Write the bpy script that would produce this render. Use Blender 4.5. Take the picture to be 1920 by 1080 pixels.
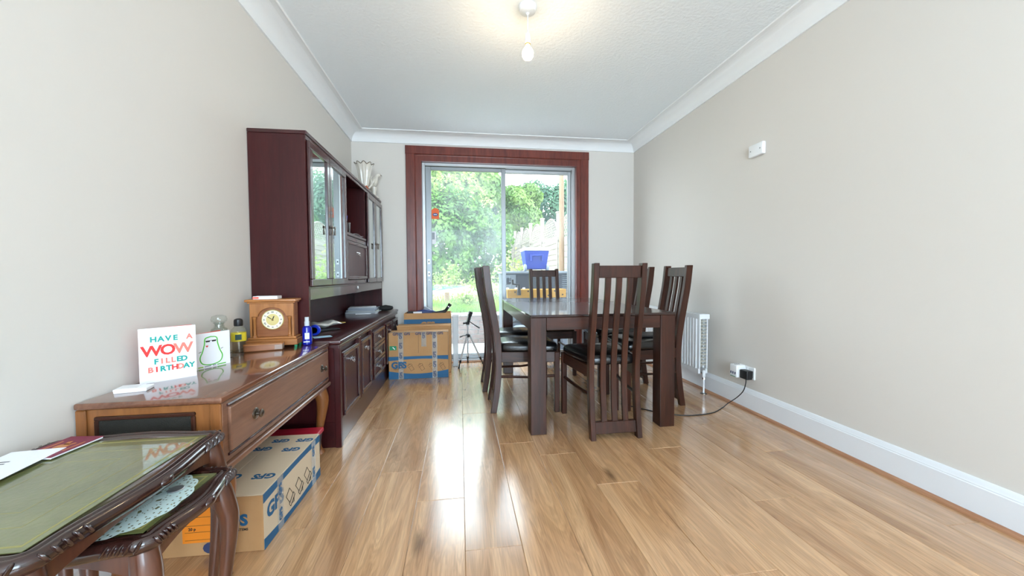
import bpy, bmesh, math, random
import numpy as np
from mathutils import Vector, Matrix

for o in list(bpy.data.objects): bpy.data.objects.remove(o)
S = bpy.context.scene
C = S.collection
PI = math.pi
random.seed(7)

# ---------------------------------------------------------------- camera
cd = bpy.data.cameras.new('camera'); cam = bpy.data.objects.new('camera', cd); C.objects.link(cam)
cd.sensor_width = 36.0; cd.lens = 703.03 / 1920 * 36; cd.clip_start = 0.02; cd.clip_end = 300
fw = Vector((0.13641778, 0.99005794, -0.034285)); rt = Vector((0.99058949, -0.13671444, -0.00645159)); up = rt.cross(fw)
M = Matrix((rt, up, -fw)).transposed().to_4x4(); M.translation = (0, 0, 1.0); cam.matrix_world = M
S.camera = cam

# ---------------------------------------------------------------- world, light, exposure
W = bpy.data.worlds.new('overcast_sky'); S.world = W; W.use_nodes = True
nt = W.node_tree; bg = nt.nodes['Background']
tc = nt.nodes.new('ShaderNodeTexCoord'); sep = nt.nodes.new('ShaderNodeSeparateXYZ'); rp = nt.nodes.new('ShaderNodeValToRGB')
nt.links.new(tc.outputs['Generated'], sep.inputs[0]); nt.links.new(sep.outputs['Z'], rp.inputs[0]); nt.links.new(rp.outputs[0], bg.inputs[0])
rp.color_ramp.elements[0].color = (0.88, 0.94, 1.0, 1); rp.color_ramp.elements[1].color = (0.70, 0.85, 1.0, 1)
bg.inputs[1].default_value = 6.0

def area(name, loc, rot, sx, sy, power, col):
    l = bpy.data.lights.new(name, 'AREA'); l.shape = 'RECTANGLE'; l.size = sx; l.size_y = sy; l.energy = power; l.color = col
    o = bpy.data.objects.new(name, l); C.objects.link(o); o.location = loc; o.rotation_euler = rot
    return o
# daylight entering by the tall bay window in the wall behind the camera
area('daylight_front_window', (0.45, -2.93, 1.45), (math.radians(90), 0, 0), 2.4, 1.9, 100, (0.60, 0.80, 1.0))
S.view_settings.view_transform = 'Standard'; S.view_settings.look = 'None'
S.view_settings.gamma = 1.0; S.view_settings.use_curve_mapping = False
S.view_settings.exposure = 0.63

# ---------------------------------------------------------------- materials
MATS = {}
def new_mat(name):
    m = bpy.data.materials.new(name); m.use_nodes = True; MATS[name] = m
    return m, m.node_tree, m.node_tree.nodes['Principled BSDF']
def lin(c): return tuple(((x/255) / 12.92 if x/255 <= .04045 else ((x/255 + .055) / 1.055) ** 2.4) for x in c) + (1,)
def plain(name, col, rough=.5, metal=0, coat=0, spec=.5, bump=0, bscale=60, vary=0, trans=0, emit=0, alpha=1, sheen=0):
    m, t, b = new_mat(name); c = lin(col)
    b.inputs['Base Color'].default_value = c; b.inputs['Roughness'].default_value = rough; b.inputs['Metallic'].default_value = metal
    b.inputs['Coat Weight'].default_value = coat; b.inputs['Coat Roughness'].default_value = .06; b.inputs['Specular IOR Level'].default_value = spec
    b.inputs['Transmission Weight'].default_value = trans; b.inputs['Alpha'].default_value = alpha
    if emit: b.inputs['Emission Color'].default_value = c; b.inputs['Emission Strength'].default_value = emit
    if bump or vary:
        tc = t.nodes.new('ShaderNodeTexCoord'); n = t.nodes.new('ShaderNodeTexNoise'); n.inputs['Scale'].default_value = bscale; n.inputs['Detail'].default_value = 4
        t.links.new(tc.outputs['Object'], n.inputs['Vector'])
        if bump:
            bp = t.nodes.new('ShaderNodeBump'); bp.inputs['Strength'].default_value = bump; bp.inputs['Distance'].default_value = .004
            t.links.new(n.outputs['Fac'], bp.inputs['Height']); t.links.new(bp.outputs[0], b.inputs['Normal'])
        if vary:
            mx = t.nodes.new('ShaderNodeMix'); mx.data_type = 'RGBA'
            mx.inputs['A'].default_value = tuple(x * (1 - vary) for x in c[:3]) + (1,); mx.inputs['B'].default_value = tuple(min(1, x * (1 + vary)) for x in c[:3]) + (1,)
            t.links.new(n.outputs['Fac'], mx.inputs['Factor']); t.links.new(mx.outputs['Result'], b.inputs['Base Color'])
    return m
def wood(name, c1, c2, axis='x', rough=.35, coat=0, fine=40, bump=.05, rnd=False, croug=.06, spec=.5):
    m, t, b = new_mat(name); N = t.nodes.new; L = t.links.new
    tc = N('ShaderNodeTexCoord'); mp = N('ShaderNodeMapping'); L(tc.outputs['Object'], mp.inputs['Vector'])
    s = {'x': (1.2, 14, 14), 'y': (14, 1.2, 14), 'z': (14, 14, 1.2)}[axis]; mp.inputs['Scale'].default_value = s
    vec = mp.outputs[0]
    if rnd:
        oi = N('ShaderNodeObjectInfo'); ml = N('ShaderNodeMath'); ml.operation = 'MULTIPLY'; ml.inputs[1].default_value = 97.0; L(oi.outputs['Random'], ml.inputs[0])
        ad = N('ShaderNodeVectorMath'); ad.operation = 'ADD'; L(vec, ad.inputs[0]); L(ml.outputs[0], ad.inputs[1]); vec = ad.outputs[0]
    n1 = N('ShaderNodeTexNoise'); n1.inputs['Scale'].default_value = 1.0; n1.inputs['Detail'].default_value = 5; n1.inputs['Distortion'].default_value = 1.2; L(vec, n1.inputs['Vector'])
    n2 = N('ShaderNodeTexNoise'); n2.inputs['Scale'].default_value = fine / 6; n2.inputs['Detail'].default_value = 3; L(vec, n2.inputs['Vector'])
    a = N('ShaderNodeMix'); a.inputs['Factor'].default_value = .4; L(n1.outputs['Fac'], a.inputs['A']); L(n2.outputs['Fac'], a.inputs['B'])
    r = N('ShaderNodeValToRGB'); r.color_ramp.elements[0].position = .33; r.color_ramp.elements[1].position = .66
    r.color_ramp.elements[0].color = lin(c1); r.color_ramp.elements[1].color = lin(c2); L(a.outputs[0], r.inputs[0]); L(r.outputs[0], b.inputs['Base Color'])
    b.inputs['Roughness'].default_value = rough; b.inputs['Coat Weight'].default_value = coat; b.inputs['Coat Roughness'].default_value = croug; b.inputs['Specular IOR Level'].default_value = spec
    bp = N('ShaderNodeBump'); bp.inputs['Strength'].default_value = bump; bp.inputs['Distance'].default_value = .002; L(a.outputs[0], bp.inputs['Height']); L(bp.outputs[0], b.inputs['Normal'])
    return m
def oak_floor():
    m, t, b = new_mat('oak_laminate'); N = t.nodes.new; L = t.links.new
    tc = N('ShaderNodeTexCoord'); oi = N('ShaderNodeObjectInfo'); ml = N('ShaderNodeMath'); ml.operation = 'MULTIPLY'; ml.inputs[1].default_value = 61.0; L(oi.outputs['Random'], ml.inputs[0])
    ad = N('ShaderNodeVectorMath'); ad.operation = 'ADD'; L(tc.outputs['Object'], ad.inputs[0]); L(ml.outputs[0], ad.inputs[1])
    mp = N('ShaderNodeMapping'); mp.inputs['Scale'].default_value = (9, 1.1, 1); L(ad.outputs[0], mp.inputs['Vector'])
    n1 = N('ShaderNodeTexNoise'); n1.inputs['Scale'].default_value = 1.1; n1.inputs['Detail'].default_value = 4; n1.inputs['Distortion'].default_value = .9; L(mp.outputs[0], n1.inputs['Vector'])
    # cathedral rings: distorted sine of the noise
    ms = N('ShaderNodeMath'); ms.operation = 'MULTIPLY'; ms.inputs[1].default_value = 75; L(n1.outputs['Fac'], ms.inputs[0])
    sn = N('ShaderNodeMath'); sn.operation = 'SINE'; L(ms.outputs[0], sn.inputs[0])
    mp2 = N('ShaderNodeMapping'); mp2.inputs['Scale'].default_value = (230, 7, 1); L(ad.outputs[0], mp2.inputs['Vector'])
    n2 = N('ShaderNodeTexNoise'); n2.inputs['Scale'].default_value = 1; n2.inputs['Detail'].default_value = 3; L(mp2.outputs[0], n2.inputs['Vector'])
    r = N('ShaderNodeValToRGB'); e = r.color_ramp.elements
    e[0].position = .3; e[0].color = lin((160, 118, 82)); e[1].position = .72; e[1].color = lin((204, 164, 124))
    x = e.new(.5); x.color = lin((184, 142, 102)); L(n1.outputs['Fac'], r.inputs[0])
    def mul(fac_out, lo, hi, prev, amt):
        mr = N('ShaderNodeMapRange'); mr.inputs[1].default_value = lo; mr.inputs[2].default_value = hi; mr.inputs[3].default_value = 1 - amt; mr.inputs[4].default_value = 1 + amt * .4; L(fac_out, mr.inputs[0])
        vm = N('ShaderNodeVectorMath'); vm.operation = 'SCALE'; L(prev, vm.inputs[0]); L(mr.outputs[0], vm.inputs['Scale']); return vm.outputs[0]
    c = mul(sn.outputs[0], -1, 1, r.outputs[0], .12); c = mul(n2.outputs['Fac'], .3, .7, c, .18)
    # knots
    mp3 = N('ShaderNodeMapping'); mp3.inputs['Scale'].default_value = (5, 1.7, 1); L(ad.outputs[0], mp3.inputs['Vector'])
    v = N('ShaderNodeTexVoronoi'); v.inputs['Scale'].default_value = 1; L(mp3.outputs[0], v.inputs['Vector'])
    c = mul(v.outputs['Distance'], .02, .15, c, .6)
    c = mul(oi.outputs['Random'], 0, 1, c, .08)
    L(c, b.inputs['Base Color']); b.inputs['Specular IOR Level'].default_value = .6; b.inputs['Coat Weight'].default_value = 1.0; b.inputs['Coat Roughness'].default_value = .2
    bp = N('ShaderNodeBump'); bp.inputs['Strength'].default_value = .1; bp.inputs['Distance'].default_value = .001; L(n2.outputs['Fac'], bp.inputs['Height']); L(bp.outputs[0], b.inputs['Normal'])
    mr = N('ShaderNodeMapRange'); mr.inputs[3].default_value = .12; mr.inputs[4].default_value = .22; L(n2.outputs['Fac'], mr.inputs[0]); L(mr.outputs[0], b.inputs['Roughness'])
    return m
def thin_glass(name, tint=(1, 1, 1), refl=.12, haze=0, rough=0):
    m, t, b = new_mat(name); N = t.nodes.new; L = t.links.new; t.nodes.remove(b); out = t.nodes['Material Output']
    tr = N('ShaderNodeBsdfTransparent'); tr.inputs[0].default_value = (*tint, 1); g = N('ShaderNodeBsdfGlossy'); g.inputs['Roughness'].default_value = rough
    fr = N('ShaderNodeLayerWeight'); pw = N('ShaderNodeMath'); pw.operation = 'POWER'; pw.inputs[1].default_value = 4.0; L(fr.outputs['Facing'], pw.inputs[0]); ma = N('ShaderNodeMath'); ma.operation = 'MULTIPLY_ADD'; ma.inputs[1].default_value = .7; ma.inputs[2].default_value = refl; ma.use_clamp = True; L(pw.outputs[0], ma.inputs[0])
    mx = N('ShaderNodeMixShader'); L(ma.outputs[0], mx.inputs[0]); L(tr.outputs[0], mx.inputs[1]); L(g.outputs[0], mx.inputs[2]); last = mx.outputs[0]
    if haze:
        d = N('ShaderNodeBsdfTranslucent'); d.inputs[0].default_value = (.9, .95, 1, 1); n = N('ShaderNodeTexNoise'); n.inputs['Scale'].default_value = 1.6; n.inputs['Detail'].default_value = 3
        tc = N('ShaderNodeTexCoord'); L(tc.outputs['Object'], n.inputs['Vector'])
        mr = N('ShaderNodeMapRange'); mr.inputs[1].default_value = .42; mr.inputs[2].default_value = .75; mr.inputs[3].default_value = haze * .3; mr.inputs[4].default_value = haze; L(n.outputs['Fac'], mr.inputs[0])
        m2 = N('ShaderNodeMixShader'); L(mr.outputs[0], m2.inputs[0]); L(last, m2.inputs[1]); L(d.outputs[0], m2.inputs[2]); last = m2.outputs[0]
    L(last, out.inputs[0]); return m
def leafy(name, c1, c2, scale=3):
    m, t, b = new_mat(name); N = t.nodes.new; L = t.links.new; out = t.nodes['Material Output']
    tc = N('ShaderNodeTexCoord'); n = N('ShaderNodeTexNoise'); n.inputs['Scale'].default_value = scale; n.inputs['Detail'].default_value = 5; L(tc.outputs['Object'], n.inputs['Vector'])
    r = N('ShaderNodeValToRGB'); r.color_ramp.elements[0].position = .38; r.color_ramp.elements[1].position = .62; r.color_ramp.elements[0].color = lin(c1); r.color_ramp.elements[1].color = lin(c2)
    L(n.outputs['Fac'], r.inputs[0]); L(r.outputs[0], b.inputs['Base Color']); b.inputs['Roughness'].default_value = .5
    tl = N('ShaderNodeBsdfTranslucent'); L(r.outputs[0], tl.inputs[0]); mx = N('ShaderNodeMixShader'); mx.inputs[0].default_value = .4
    L(b.outputs[0], mx.inputs[1]); L(tl.outputs[0], mx.inputs[2]); L(mx.outputs[0], out.inputs[0]); return m
def ramp_noise(name, cols, scale, rough=.8, bump=.3, bs=None):
    m, t, b = new_mat(name); N = t.nodes.new; L = t.links.new
    tc = N('ShaderNodeTexCoord'); n = N('ShaderNodeTexNoise'); n.inputs['Scale'].default_value = scale; n.inputs['Detail'].default_value = 6; L(tc.outputs['Object'], n.inputs['Vector'])
    r = N('ShaderNodeValToRGB'); e = r.color_ramp.elements; e[0].position = .3; e[1].position = .7; e[0].color = lin(cols[0]); e[1].color = lin(cols[-1])
    for i, c in enumerate(cols[1:-1]): x = e.new(.3 + .4 * (i + 1) / (len(cols) - 1)); x.color = lin(c)
    L(n.outputs['Fac'], r.inputs[0]); L(r.outputs[0], b.inputs['Base Color']); b.inputs['Roughness'].default_value = rough
    n2 = N('ShaderNodeTexNoise'); n2.inputs['Scale'].default_value = bs or scale * 8; L(tc.outputs['Object'], n2.inputs['Vector'])
    bp = N('ShaderNodeBump'); bp.inputs['Strength'].default_value = bump; bp.inputs['Distance'].default_value = .01; L(n2.outputs['Fac'], bp.inputs['Height']); L(bp.outputs[0], b.inputs['Normal'])
    return m

oak_floor()
plain('wall_paint', (222, 217, 210), .75, bump=.12, bscale=25, spec=.25)
plain('ceiling_paint', (240, 246, 250), .85, bump=1.0, bscale=48, spec=.2)
plain('cove_paint', (242, 244, 245), .7, spec=.3)
plain('white_gloss', (236, 239, 243), .3)
plain('floor_joint', (70, 50, 34), .8)
wood('bead_wood', (150, 100, 72), (186, 138, 104), 'y', .4)
wood('door_timber', (84, 30, 24), (128, 56, 42), 'z', .32, .3, bump=.15)
plain('aluminium', (186, 190, 192), .38, .75)
plain('aluminium_dark', (140, 145, 148), .4, .75)
plain('black_plastic', (22, 22, 24), .4)
plain('black_rubber', (28, 28, 28), .7)
plain('grey_plastic', (120, 124, 128), .5)
plain('white_plastic', (240, 242, 244), .35)
plain('chrome', (215, 215, 218), .14, 1)
plain('antique_metal', (120, 112, 104), .3, 1)
wood('walnut_dark', (38, 19, 12), (74, 38, 24), 'z', .36, .1, bump=.03, spec=.3)
wood('walnut_dark_x', (38, 19, 12), (74, 38, 24), 'x', .36, .1, bump=.03, spec=.3)
wood('walnut_dark_y', (38, 19, 12), (74, 38, 24), 'y', .36, .1, bump=.03, spec=.3)
wood('table_gloss', (34, 18, 15), (54, 29, 22), 'y', .3, .75, bump=.0, croug=.025, spec=.2)
plain('black_leather', (18, 17, 18), .26, coat=.25, bump=.15, bscale=160)
wood('mahogany', (50, 14, 17), (70, 23, 24), 'z', .36, .1, bump=.03, spec=.35)
wood('mahogany_y', (46, 14, 17), (66, 23, 24), 'y', .3, .3, bump=.03)
wood('console_top', (92, 56, 40), (128, 84, 62), 'y', .16, .8, bump=.03, croug=.08)
wood('console_front', (112, 76, 58), (142, 102, 80), 'y', .34, .3, bump=.03)
wood('console_side', (118, 70, 32), (150, 94, 48), 'z', .4, .2, bump=.04)
wood('honey_wood', (150, 92, 44), (192, 128, 70), 'x', .38, .2, bump=.05)
wood('honey_wood_z', (150, 92, 44), (192, 128, 70), 'z', .38, .2, bump=.05)
wood('box_wood', (128, 72, 36), (168, 106, 60), 'x', .38, .2)
wood('nest_wood', (34, 17, 14), (58, 30, 25), 'y', .2, .7, bump=.02)
wood('nest_leg', (66, 34, 22), (100, 58, 38), 'z', .3, .4, bump=.05)
ramp_noise('green_leather', [(70, 76, 36), (98, 104, 58), (118, 122, 76)], 6, .32, .1, 90)
MATS['green_leather'].node_tree.nodes['Principled BSDF'].inputs['Coat Weight'].default_value = 1.0
MATS['green_leather'].node_tree.nodes['Principled BSDF'].inputs['Coat Roughness'].default_value = .04
plain('gilt', (150, 144, 84), .5)
plain('grille_cloth', (34, 32, 26), .9, bump=.9, bscale=420, vary=.5)
ramp_noise('cardboard', [(178, 132, 86), (190, 144, 96), (196, 152, 104)], 3, .8, .08, 60)
plain('cardboard_pale', (212, 192, 164), .75, bump=.05)
plain('cardboard_edge', (220, 190, 150), .8)
plain('print_blue', (28, 92, 134), .6)
plain('print_navy', (52, 62, 96), .6)
plain('print_black', (38, 32, 30), .7)
plain('tape_clear', (206, 200, 190), .15, alpha=.38)
plain('label_orange', (242, 138, 28), .6)
plain('label_green', (28, 140, 96), .6)
plain('paper_white', (244, 246, 250), .6)
plain('paper_cream', (232, 228, 214), .6)
plain('card_coral', (240, 110, 90), .6)
plain('ink_teal', (24, 160, 150), .6); plain('ink_red', (222, 54, 50), .6); plain('ink_coral', (240, 128, 112), .6); plain('ink_green', (88, 190, 60), .6); plain('ink_lime', (150, 200, 60), .6)
plain('passport_cover', (124, 26, 60), .5, bump=.1, bscale=200)
plain('passport_gold', (196, 124, 66), .45, vary=.25, bscale=120)
plain('lace', (216, 236, 232), .8)
plain('dial_gold', (226, 208, 140), .35, .3); plain('dial_cream', (244, 236, 214), .45)
plain('bottle_blue', (16, 40, 190), .12, coat=.4, trans=.35)
plain('label_white', (226, 232, 246), .5)
plain('label_yellow', (226, 204, 50), .5); plain('label_dkgreen', (24, 64, 54), .5)
plain('red_plastic', (200, 36, 64), .35); plain('charcoal_plastic', (62, 66, 70), .45)
thin_glass('clear_glass', (.93, .96, .95), .05)
thin_glass('amber_fluid', (.86, .78, .70), .04)
thin_glass('door_glass', (.97, .99, .985), .004, haze=.05)
thin_glass('door_glass_hazy', (.96, .99, .98), .004, haze=.12)
m, t, b = new_mat('cabinet_mirror')
b.inputs['Base Color'].default_value = (.62, .68, .68, 1); b.inputs['Metallic'].default_value = 1; b.inputs['Roughness'].default_value = .02
plain('frame_sheen', (62, 34, 34), .26, coat=.5)
plain('porcelain', (222, 216, 204), .25, coat=.5, vary=.12, bscale=30); plain('porcelain_dark', (112, 98, 84), .4); plain('flower_orange', (196, 92, 46), .5)
plain('marker_blue', (30, 60, 200), .3)
plain('foil_silver', (214, 214, 208), .25, .5, bump=.6, bscale=40); plain('foil_gold', (206, 176, 96), .35, .4)
plain('magazine_blue', (64, 86, 132), .35); plain('magazine_grey', (150, 156, 164), .4); plain('magazine_dark', (40, 46, 60), .35)
plain('paper_blue', (176, 214, 232), .6)
plain('radiator_white', (236, 238, 240), .35); plain('radiator_fin', (176, 172, 160), .5)
plain('bulb_glow', (255, 226, 170), .3, emit=14)
plain('brass', (190, 150, 80), .3, .9)
plain('cord_black', (26, 26, 28), .5)
plain('cord_white', (228, 230, 230), .5)
plain('plastic_translucent', (222, 232, 238), .3, alpha=.75)
plain('tool_blue', (36, 56, 110), .5)
plain('sticker_orange', (238, 104, 34), .5); plain('sticker_blue', (24, 66, 122), .5)
ramp_noise('paving', [(206, 202, 192), (220, 216, 208), (226, 222, 214)], 5, .9, .2)
ramp_noise('brick_red', [(96, 66, 58), (116, 92, 80), (110, 104, 96)], 9, .9, .3)
ramp_noise('mortar', [(112, 108, 102), (128, 124, 118)], 20, .95, .3)
ramp_noise('garden_soil', [(84, 92, 48), (140, 124, 102), (158, 142, 126), (150, 138, 120)], 1.1, .95, .5, 14)
leafy('grass_green', (104, 150, 44), (166, 196, 84), 2)
leafy('leaf_ivy', (36, 80, 30), (104, 150, 56), 1.6)
leafy('leaf_tree', (42, 84, 50), (96, 140, 78), .7)
leafy('leaf_tree_blue', (36, 76, 58), (84, 126, 88), .7)
leafy('leaf_tree_lime', (70, 110, 46), (130, 162, 80), .7)
leafy('leaf_weed', (110, 140, 60), (176, 190, 110), 3)
wood('bark', (70, 60, 48), (104, 92, 74), 'z', .9)
wood('fence_wood', (122, 116, 106), (158, 152, 140), 'y', .85)
wood('post_wood', (116, 92, 68), (146, 122, 98), 'z', .85)
plain('render_white', (226, 226, 222), .85, bump=.1)
plain('roof_dark', (90, 94, 98), .7)
plain('cooler_blue', (28, 60, 160), .4); plain('cooler_grey', (150, 160, 172), .5)
plain('steel_grey', (84, 92, 104), .45, .3, bump=.03); plain('steel_pale', (124, 134, 146), .45, .2); plain('steel_dark', (58, 64, 76), .5, .3)
plain('yellow_ply', (180, 132, 40), .6, vary=.1)
plain('teal_line', (30, 130, 112), .6)
plain('tripod_silver', (206, 210, 214), .4, .3)
plain('page_edge', (176, 182, 190), .7)
plain('mower_grey', (176, 190, 204), .35); plain('mower_orange', (242, 160, 40), .45)

# ---------------------------------------------------------------- mesh helpers
class MB:
    def __init__(s): s.v = []; s.f = []
    def add(s, v, f):
        n = len(s.v); s.v += [tuple(p) for p in v]; s.f += [tuple(i + n for i in q) for q in f]; return s
    def box(s, x0, x1, y0, y1, z0, z1):
        return s.add([(x0, y0, z0), (x1, y0, z0), (x1, y1, z0), (x0, y1, z0), (x0, y0, z1), (x1, y0, z1), (x1, y1, z1), (x0, y1, z1)],
                     [(0, 3, 2, 1), (4, 5, 6, 7), (0, 1, 5, 4), (1, 2, 6, 5), (2, 3, 7, 6), (3, 0, 4, 7)])
    def cbox(s, c, d): return s.box(c[0]-d[0]/2, c[0]+d[0]/2, c[1]-d[1]/2, c[1]+d[1]/2, c[2]-d[2]/2, c[2]+d[2]/2)
    def obox(s, c, d, rot):   # oriented box, rot = Euler tuple
        m = MB().cbox((0, 0, 0), d); R = Matrix.Rotation(rot[2], 3, 'Z') @ Matrix.Rotation(rot[1], 3, 'Y') @ Matrix.Rotation(rot[0], 3, 'X')
        return s.add([R @ Vector(p) + Vector(c) for p in m.v], m.f)
    def prism(s, poly, axis, a, b):
        n = len(poly)
        def P(u, w, h): return {'x': (h, u, w), 'y': (u, h, w), 'z': (u, w, h)}[axis]
        v = [P(u, w, a) for u, w in poly] + [P(u, w, b) for u, w in poly]
        f = [tuple(range(n))[::-1], tuple(range(n, 2*n))] + [(i, (i+1) % n, n+(i+1) % n, n+i) for i in range(n)]
        return s.add(v, f)
    def rings(s, rs, cap=True, closed=True):
        n = len(rs[0]); v = [p for r in rs for p in r]; f = []
        for i in range(len(rs)-1):
            for j in range(n if closed else n-1):
                k = (j+1) % n; f.append((i*n+j, i*n+k, (i+1)*n+k, (i+1)*n+j))
        if cap: f += [tuple(range(n))[::-1], tuple(range((len(rs)-1)*n, len(rs)*n))]
        return s.add(v, f)
    def lathe(s, prof, c=(0, 0, 0), n=20, axis='z'):
        rs = []
        for r, h in prof:
            r = max(r, 1e-4); ring = []
            for k in range(n):
                a = 2*PI*k/n; u, w = r*math.cos(a), r*math.sin(a)
                q = {'z': (u, w, h), 'x': (h, u, w), 'y': (w, h, u)}[axis]; ring.append((c[0]+q[0], c[1]+q[1], c[2]+q[2]))
            rs.append(ring)
        return s.rings(rs)
    def tube(s, path, r, n=8, flat=1.0):
        P = [Vector(p) for p in path]; rad = r if isinstance(r, (list, tuple)) else [r]*len(P); rs = []; pu = None
        for i, p in enumerate(P):
            d = (P[min(i+1, len(P)-1)] - P[max(i-1, 0)]).normalized()
            if pu is None: pu = Vector((0, 0, 1)) if abs(d.z) < .9 else Vector((1, 0, 0))
            a = d.cross(pu).normalized(); bb = a.cross(d).normalized(); pu = bb
            rs.append([tuple(p + a*math.cos(2*PI*k/n)*rad[i] + bb*math.sin(2*PI*k/n)*rad[i]*flat) for k in range(n)])
        return s.rings(rs)
    def ell(s, c, d, n=12, m=8):
        rs = [[(c[0]+d[0]*math.sin(PI*i/m)*math.cos(2*PI*k/n), c[1]+d[1]*math.sin(PI*i/m)*math.sin(2*PI*k/n), c[2]-d[2]*math.cos(PI*i/m)) for k in range(n)] for i in range(m+1)]
        rs[0] = [(c[0]+(p[0]-c[0])*.001+d[0]*.001*math.cos(k), c[1]+d[1]*.001*math.sin(k), c[2]-d[2]) for k, p in enumerate(rs[0])]
        return s.rings(rs)
    def rot(s, R, t=(0, 0, 0)): s.v = [tuple(R @ Vector(p) + Vector(t)) for p in s.v]; return s
    def build(s, name, mat, parent=None, bevel=0, seg=2, smooth=True, loc=None, ang=35):
        me = bpy.data.meshes.new(name)
        if bevel:
            ang = min(ang, 18)
            bm = bmesh.new(); vs = [bm.verts.new(p) for p in s.v]
            for q in s.f:
                try: bm.faces.new([vs[i] for i in q])
                except ValueError: pass
            bmesh.ops.recalc_face_normals(bm, faces=bm.faces)
            ed = [e for e in bm.edges if len(e.link_faces) == 2 and e.calc_face_angle(0) > .6]
            bmesh.ops.bevel(bm, geom=ed, offset=bevel, segments=seg, profile=.5, affect='EDGES', clamp_overlap=True)
            bm.to_mesh(me); bm.free()
        else:
            me.from_pydata(s.v, [], s.f)
            bm = bmesh.new(); bm.from_mesh(me); bmesh.ops.recalc_face_normals(bm, faces=bm.faces); bm.to_mesh(me); bm.free()
        me.materials.append(MATS[mat])
        if smooth:
            for q in me.polygons: q.use_smooth = True
            me.set_sharp_from_angle(angle=math.radians(ang))
        o = bpy.data.objects.new(name, me); C.objects.link(o); o.parent = parent
        if loc: o.location = loc
        return o

def tag(o, label, cat, group=None):
    o['label'] = label; o['category'] = cat
    if group: o['group'] = group
    return o
def thing(name, label, cat, loc=(0, 0, 0), rotz=0, group=None):
    o = bpy.data.objects.new(name, None); C.objects.link(o); o.location = loc; o.rotation_euler = (0, 0, rotz); o.empty_display_size = .1
    return tag(o, label, cat, group)
def struct(o): o['kind'] = 'structure'; return o
def sroot(name, loc=(0, 0, 0)):
    o = bpy.data.objects.new(name, None); C.objects.link(o); o.location = loc; return struct(o)
def linked(name, me, parent, loc, rot=(0, 0, 0), scale=(1, 1, 1)):
    o = bpy.data.objects.new(name, me); C.objects.link(o); o.parent = parent; o.location = loc; o.rotation_euler = rot; o.scale = scale; return o
def copy_tree(o, parent=None):
    c = o.copy(); C.objects.link(c); c.parent = parent
    for ch in [x for x in bpy.data.objects if x.parent == o]: copy_tree(ch, c)
    return c
def box(name, mat, parent, x0, x1, y0, y1, z0, z1, bevel=.002, seg=1): return MB().box(x0, x1, y0, y1, z0, z1).build(name, mat, parent, bevel, seg)
def text(name, s, size, mat, parent, M, ex=.0004, bold=.0, spacing=1.0, align='CENTER', name_part=None):
    cu = bpy.data.curves.new(name, 'FONT'); cu.body = s; cu.size = size; cu.extrude = ex; cu.offset = bold; cu.align_x = align; cu.align_y = 'CENTER'; cu.space_character = spacing; cu.resolution_u = 3
    o = bpy.data.objects.new(name, cu); C.objects.link(o); bpy.context.view_layer.update()
    me = bpy.data.meshes.new_from_object(o.evaluated_get(bpy.context.evaluated_depsgraph_get())); bpy.data.objects.remove(o); bpy.data.curves.remove(cu)
    me.materials.clear(); me.materials.append(MATS[mat]); me.transform(M); me.name = name
    o = bpy.data.objects.new(name, me); C.objects.link(o); o.parent = parent; return o
def frame_M(origin, xdir, ydir):
    x = Vector(xdir).normalized(); y = Vector(ydir).normalized(); z = x.cross(y)
    m = Matrix((x, y, z)).transposed().to_4x4(); m.translation = origin; return m
def spline(pts, n):
    out = []; P = [np.array(p, float) for p in pts]; P = [2*P[0]-P[1]] + P + [2*P[-1]-P[-2]]
    for i in range(1, len(P)-2):
        for k in range(n):
            t = k/n; a, b, c, d = P[i-1:i+3]
            out.append(tuple(.5*((2*b)+(c-a)*t+(2*a-5*b+4*c-d)*t*t+(3*b-a-3*c+d)*t**3)))
    out.append(tuple(P[-2])); return out

# ================================================================ ROOM SHELL
XL, XR, YD, YF, ZC = -1.16, 2.089, 4.327, -3.0, 2.56
DX0, DX1, DZ = -0.425, 1.378, 2.285       # opening of the patio door
# floor base and one object for each laminate plank
floor = struct(box('floor', 'floor_joint', None, XL-.1, XR+.1, YF-.1, YD+.16, -.08, -.0115, 0))
PW = .2095; PL = 1.36
JO = {-6: .35, -5: 1.05, -4: .2, -3: 1.151, -2: .58, -1: .31, 0: 1.34, 1: .82, 2: .649, 3: .323, 4: 1.1, 5: .629, 6: .096, 7: .9, 8: .5, 9: 1.2}
pm = {}
def plank_mesh(w, l):
    k = (round(w, 3), round(l, 3))
    if k not in pm:
        o = MB().box(-w/2+.0004, w/2-.0004, -l/2+.0004, l/2-.0004, -.0115, 0).build('plank', 'oak_laminate', None, .0018, 1, smooth=False)
        pm[k] = o.data; bpy.data.objects.remove(o)
    return pm[k]
for k in range(-6, 10):
    x0 = max(.007 + PW*k, XL+.004); x1 = min(.007 + PW*(k+1), XR-.004)
    if x1 - x0 < .01: continue
    y = JO[k] - 4*PL
    while y < YD:
        a, b = max(y, YF), min(y+PL, YD+.02)
        if b - a > .02: linked('plank', plank_mesh(x1-x0, b-a), floor, ((x0+x1)/2, (a+b)/2, 0))
        y += PL
struct(box('wall_left', 'wall_paint', None, XL-.15, XL, YF-.15, YD+.25, -.08, ZC+.1, 0))
struct(box('wall_right', 'wall_paint', None, XR, XR+.15, YF-.15, YD+.25, -.08, ZC+.1, 0))
struct(MB().box(XL, DX0, YD, YD+.25, -.08, ZC+.1).box(DX1, XR, YD, YD+.25, -.08, ZC+.1).box(DX0, DX1, YD, YD+.25, DZ, ZC+.1).build('wall_back', 'wall_paint', smooth=False))
WX0, WX1, WZ0, WZ1 = -.8, 1.7, .5, 2.35
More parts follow.
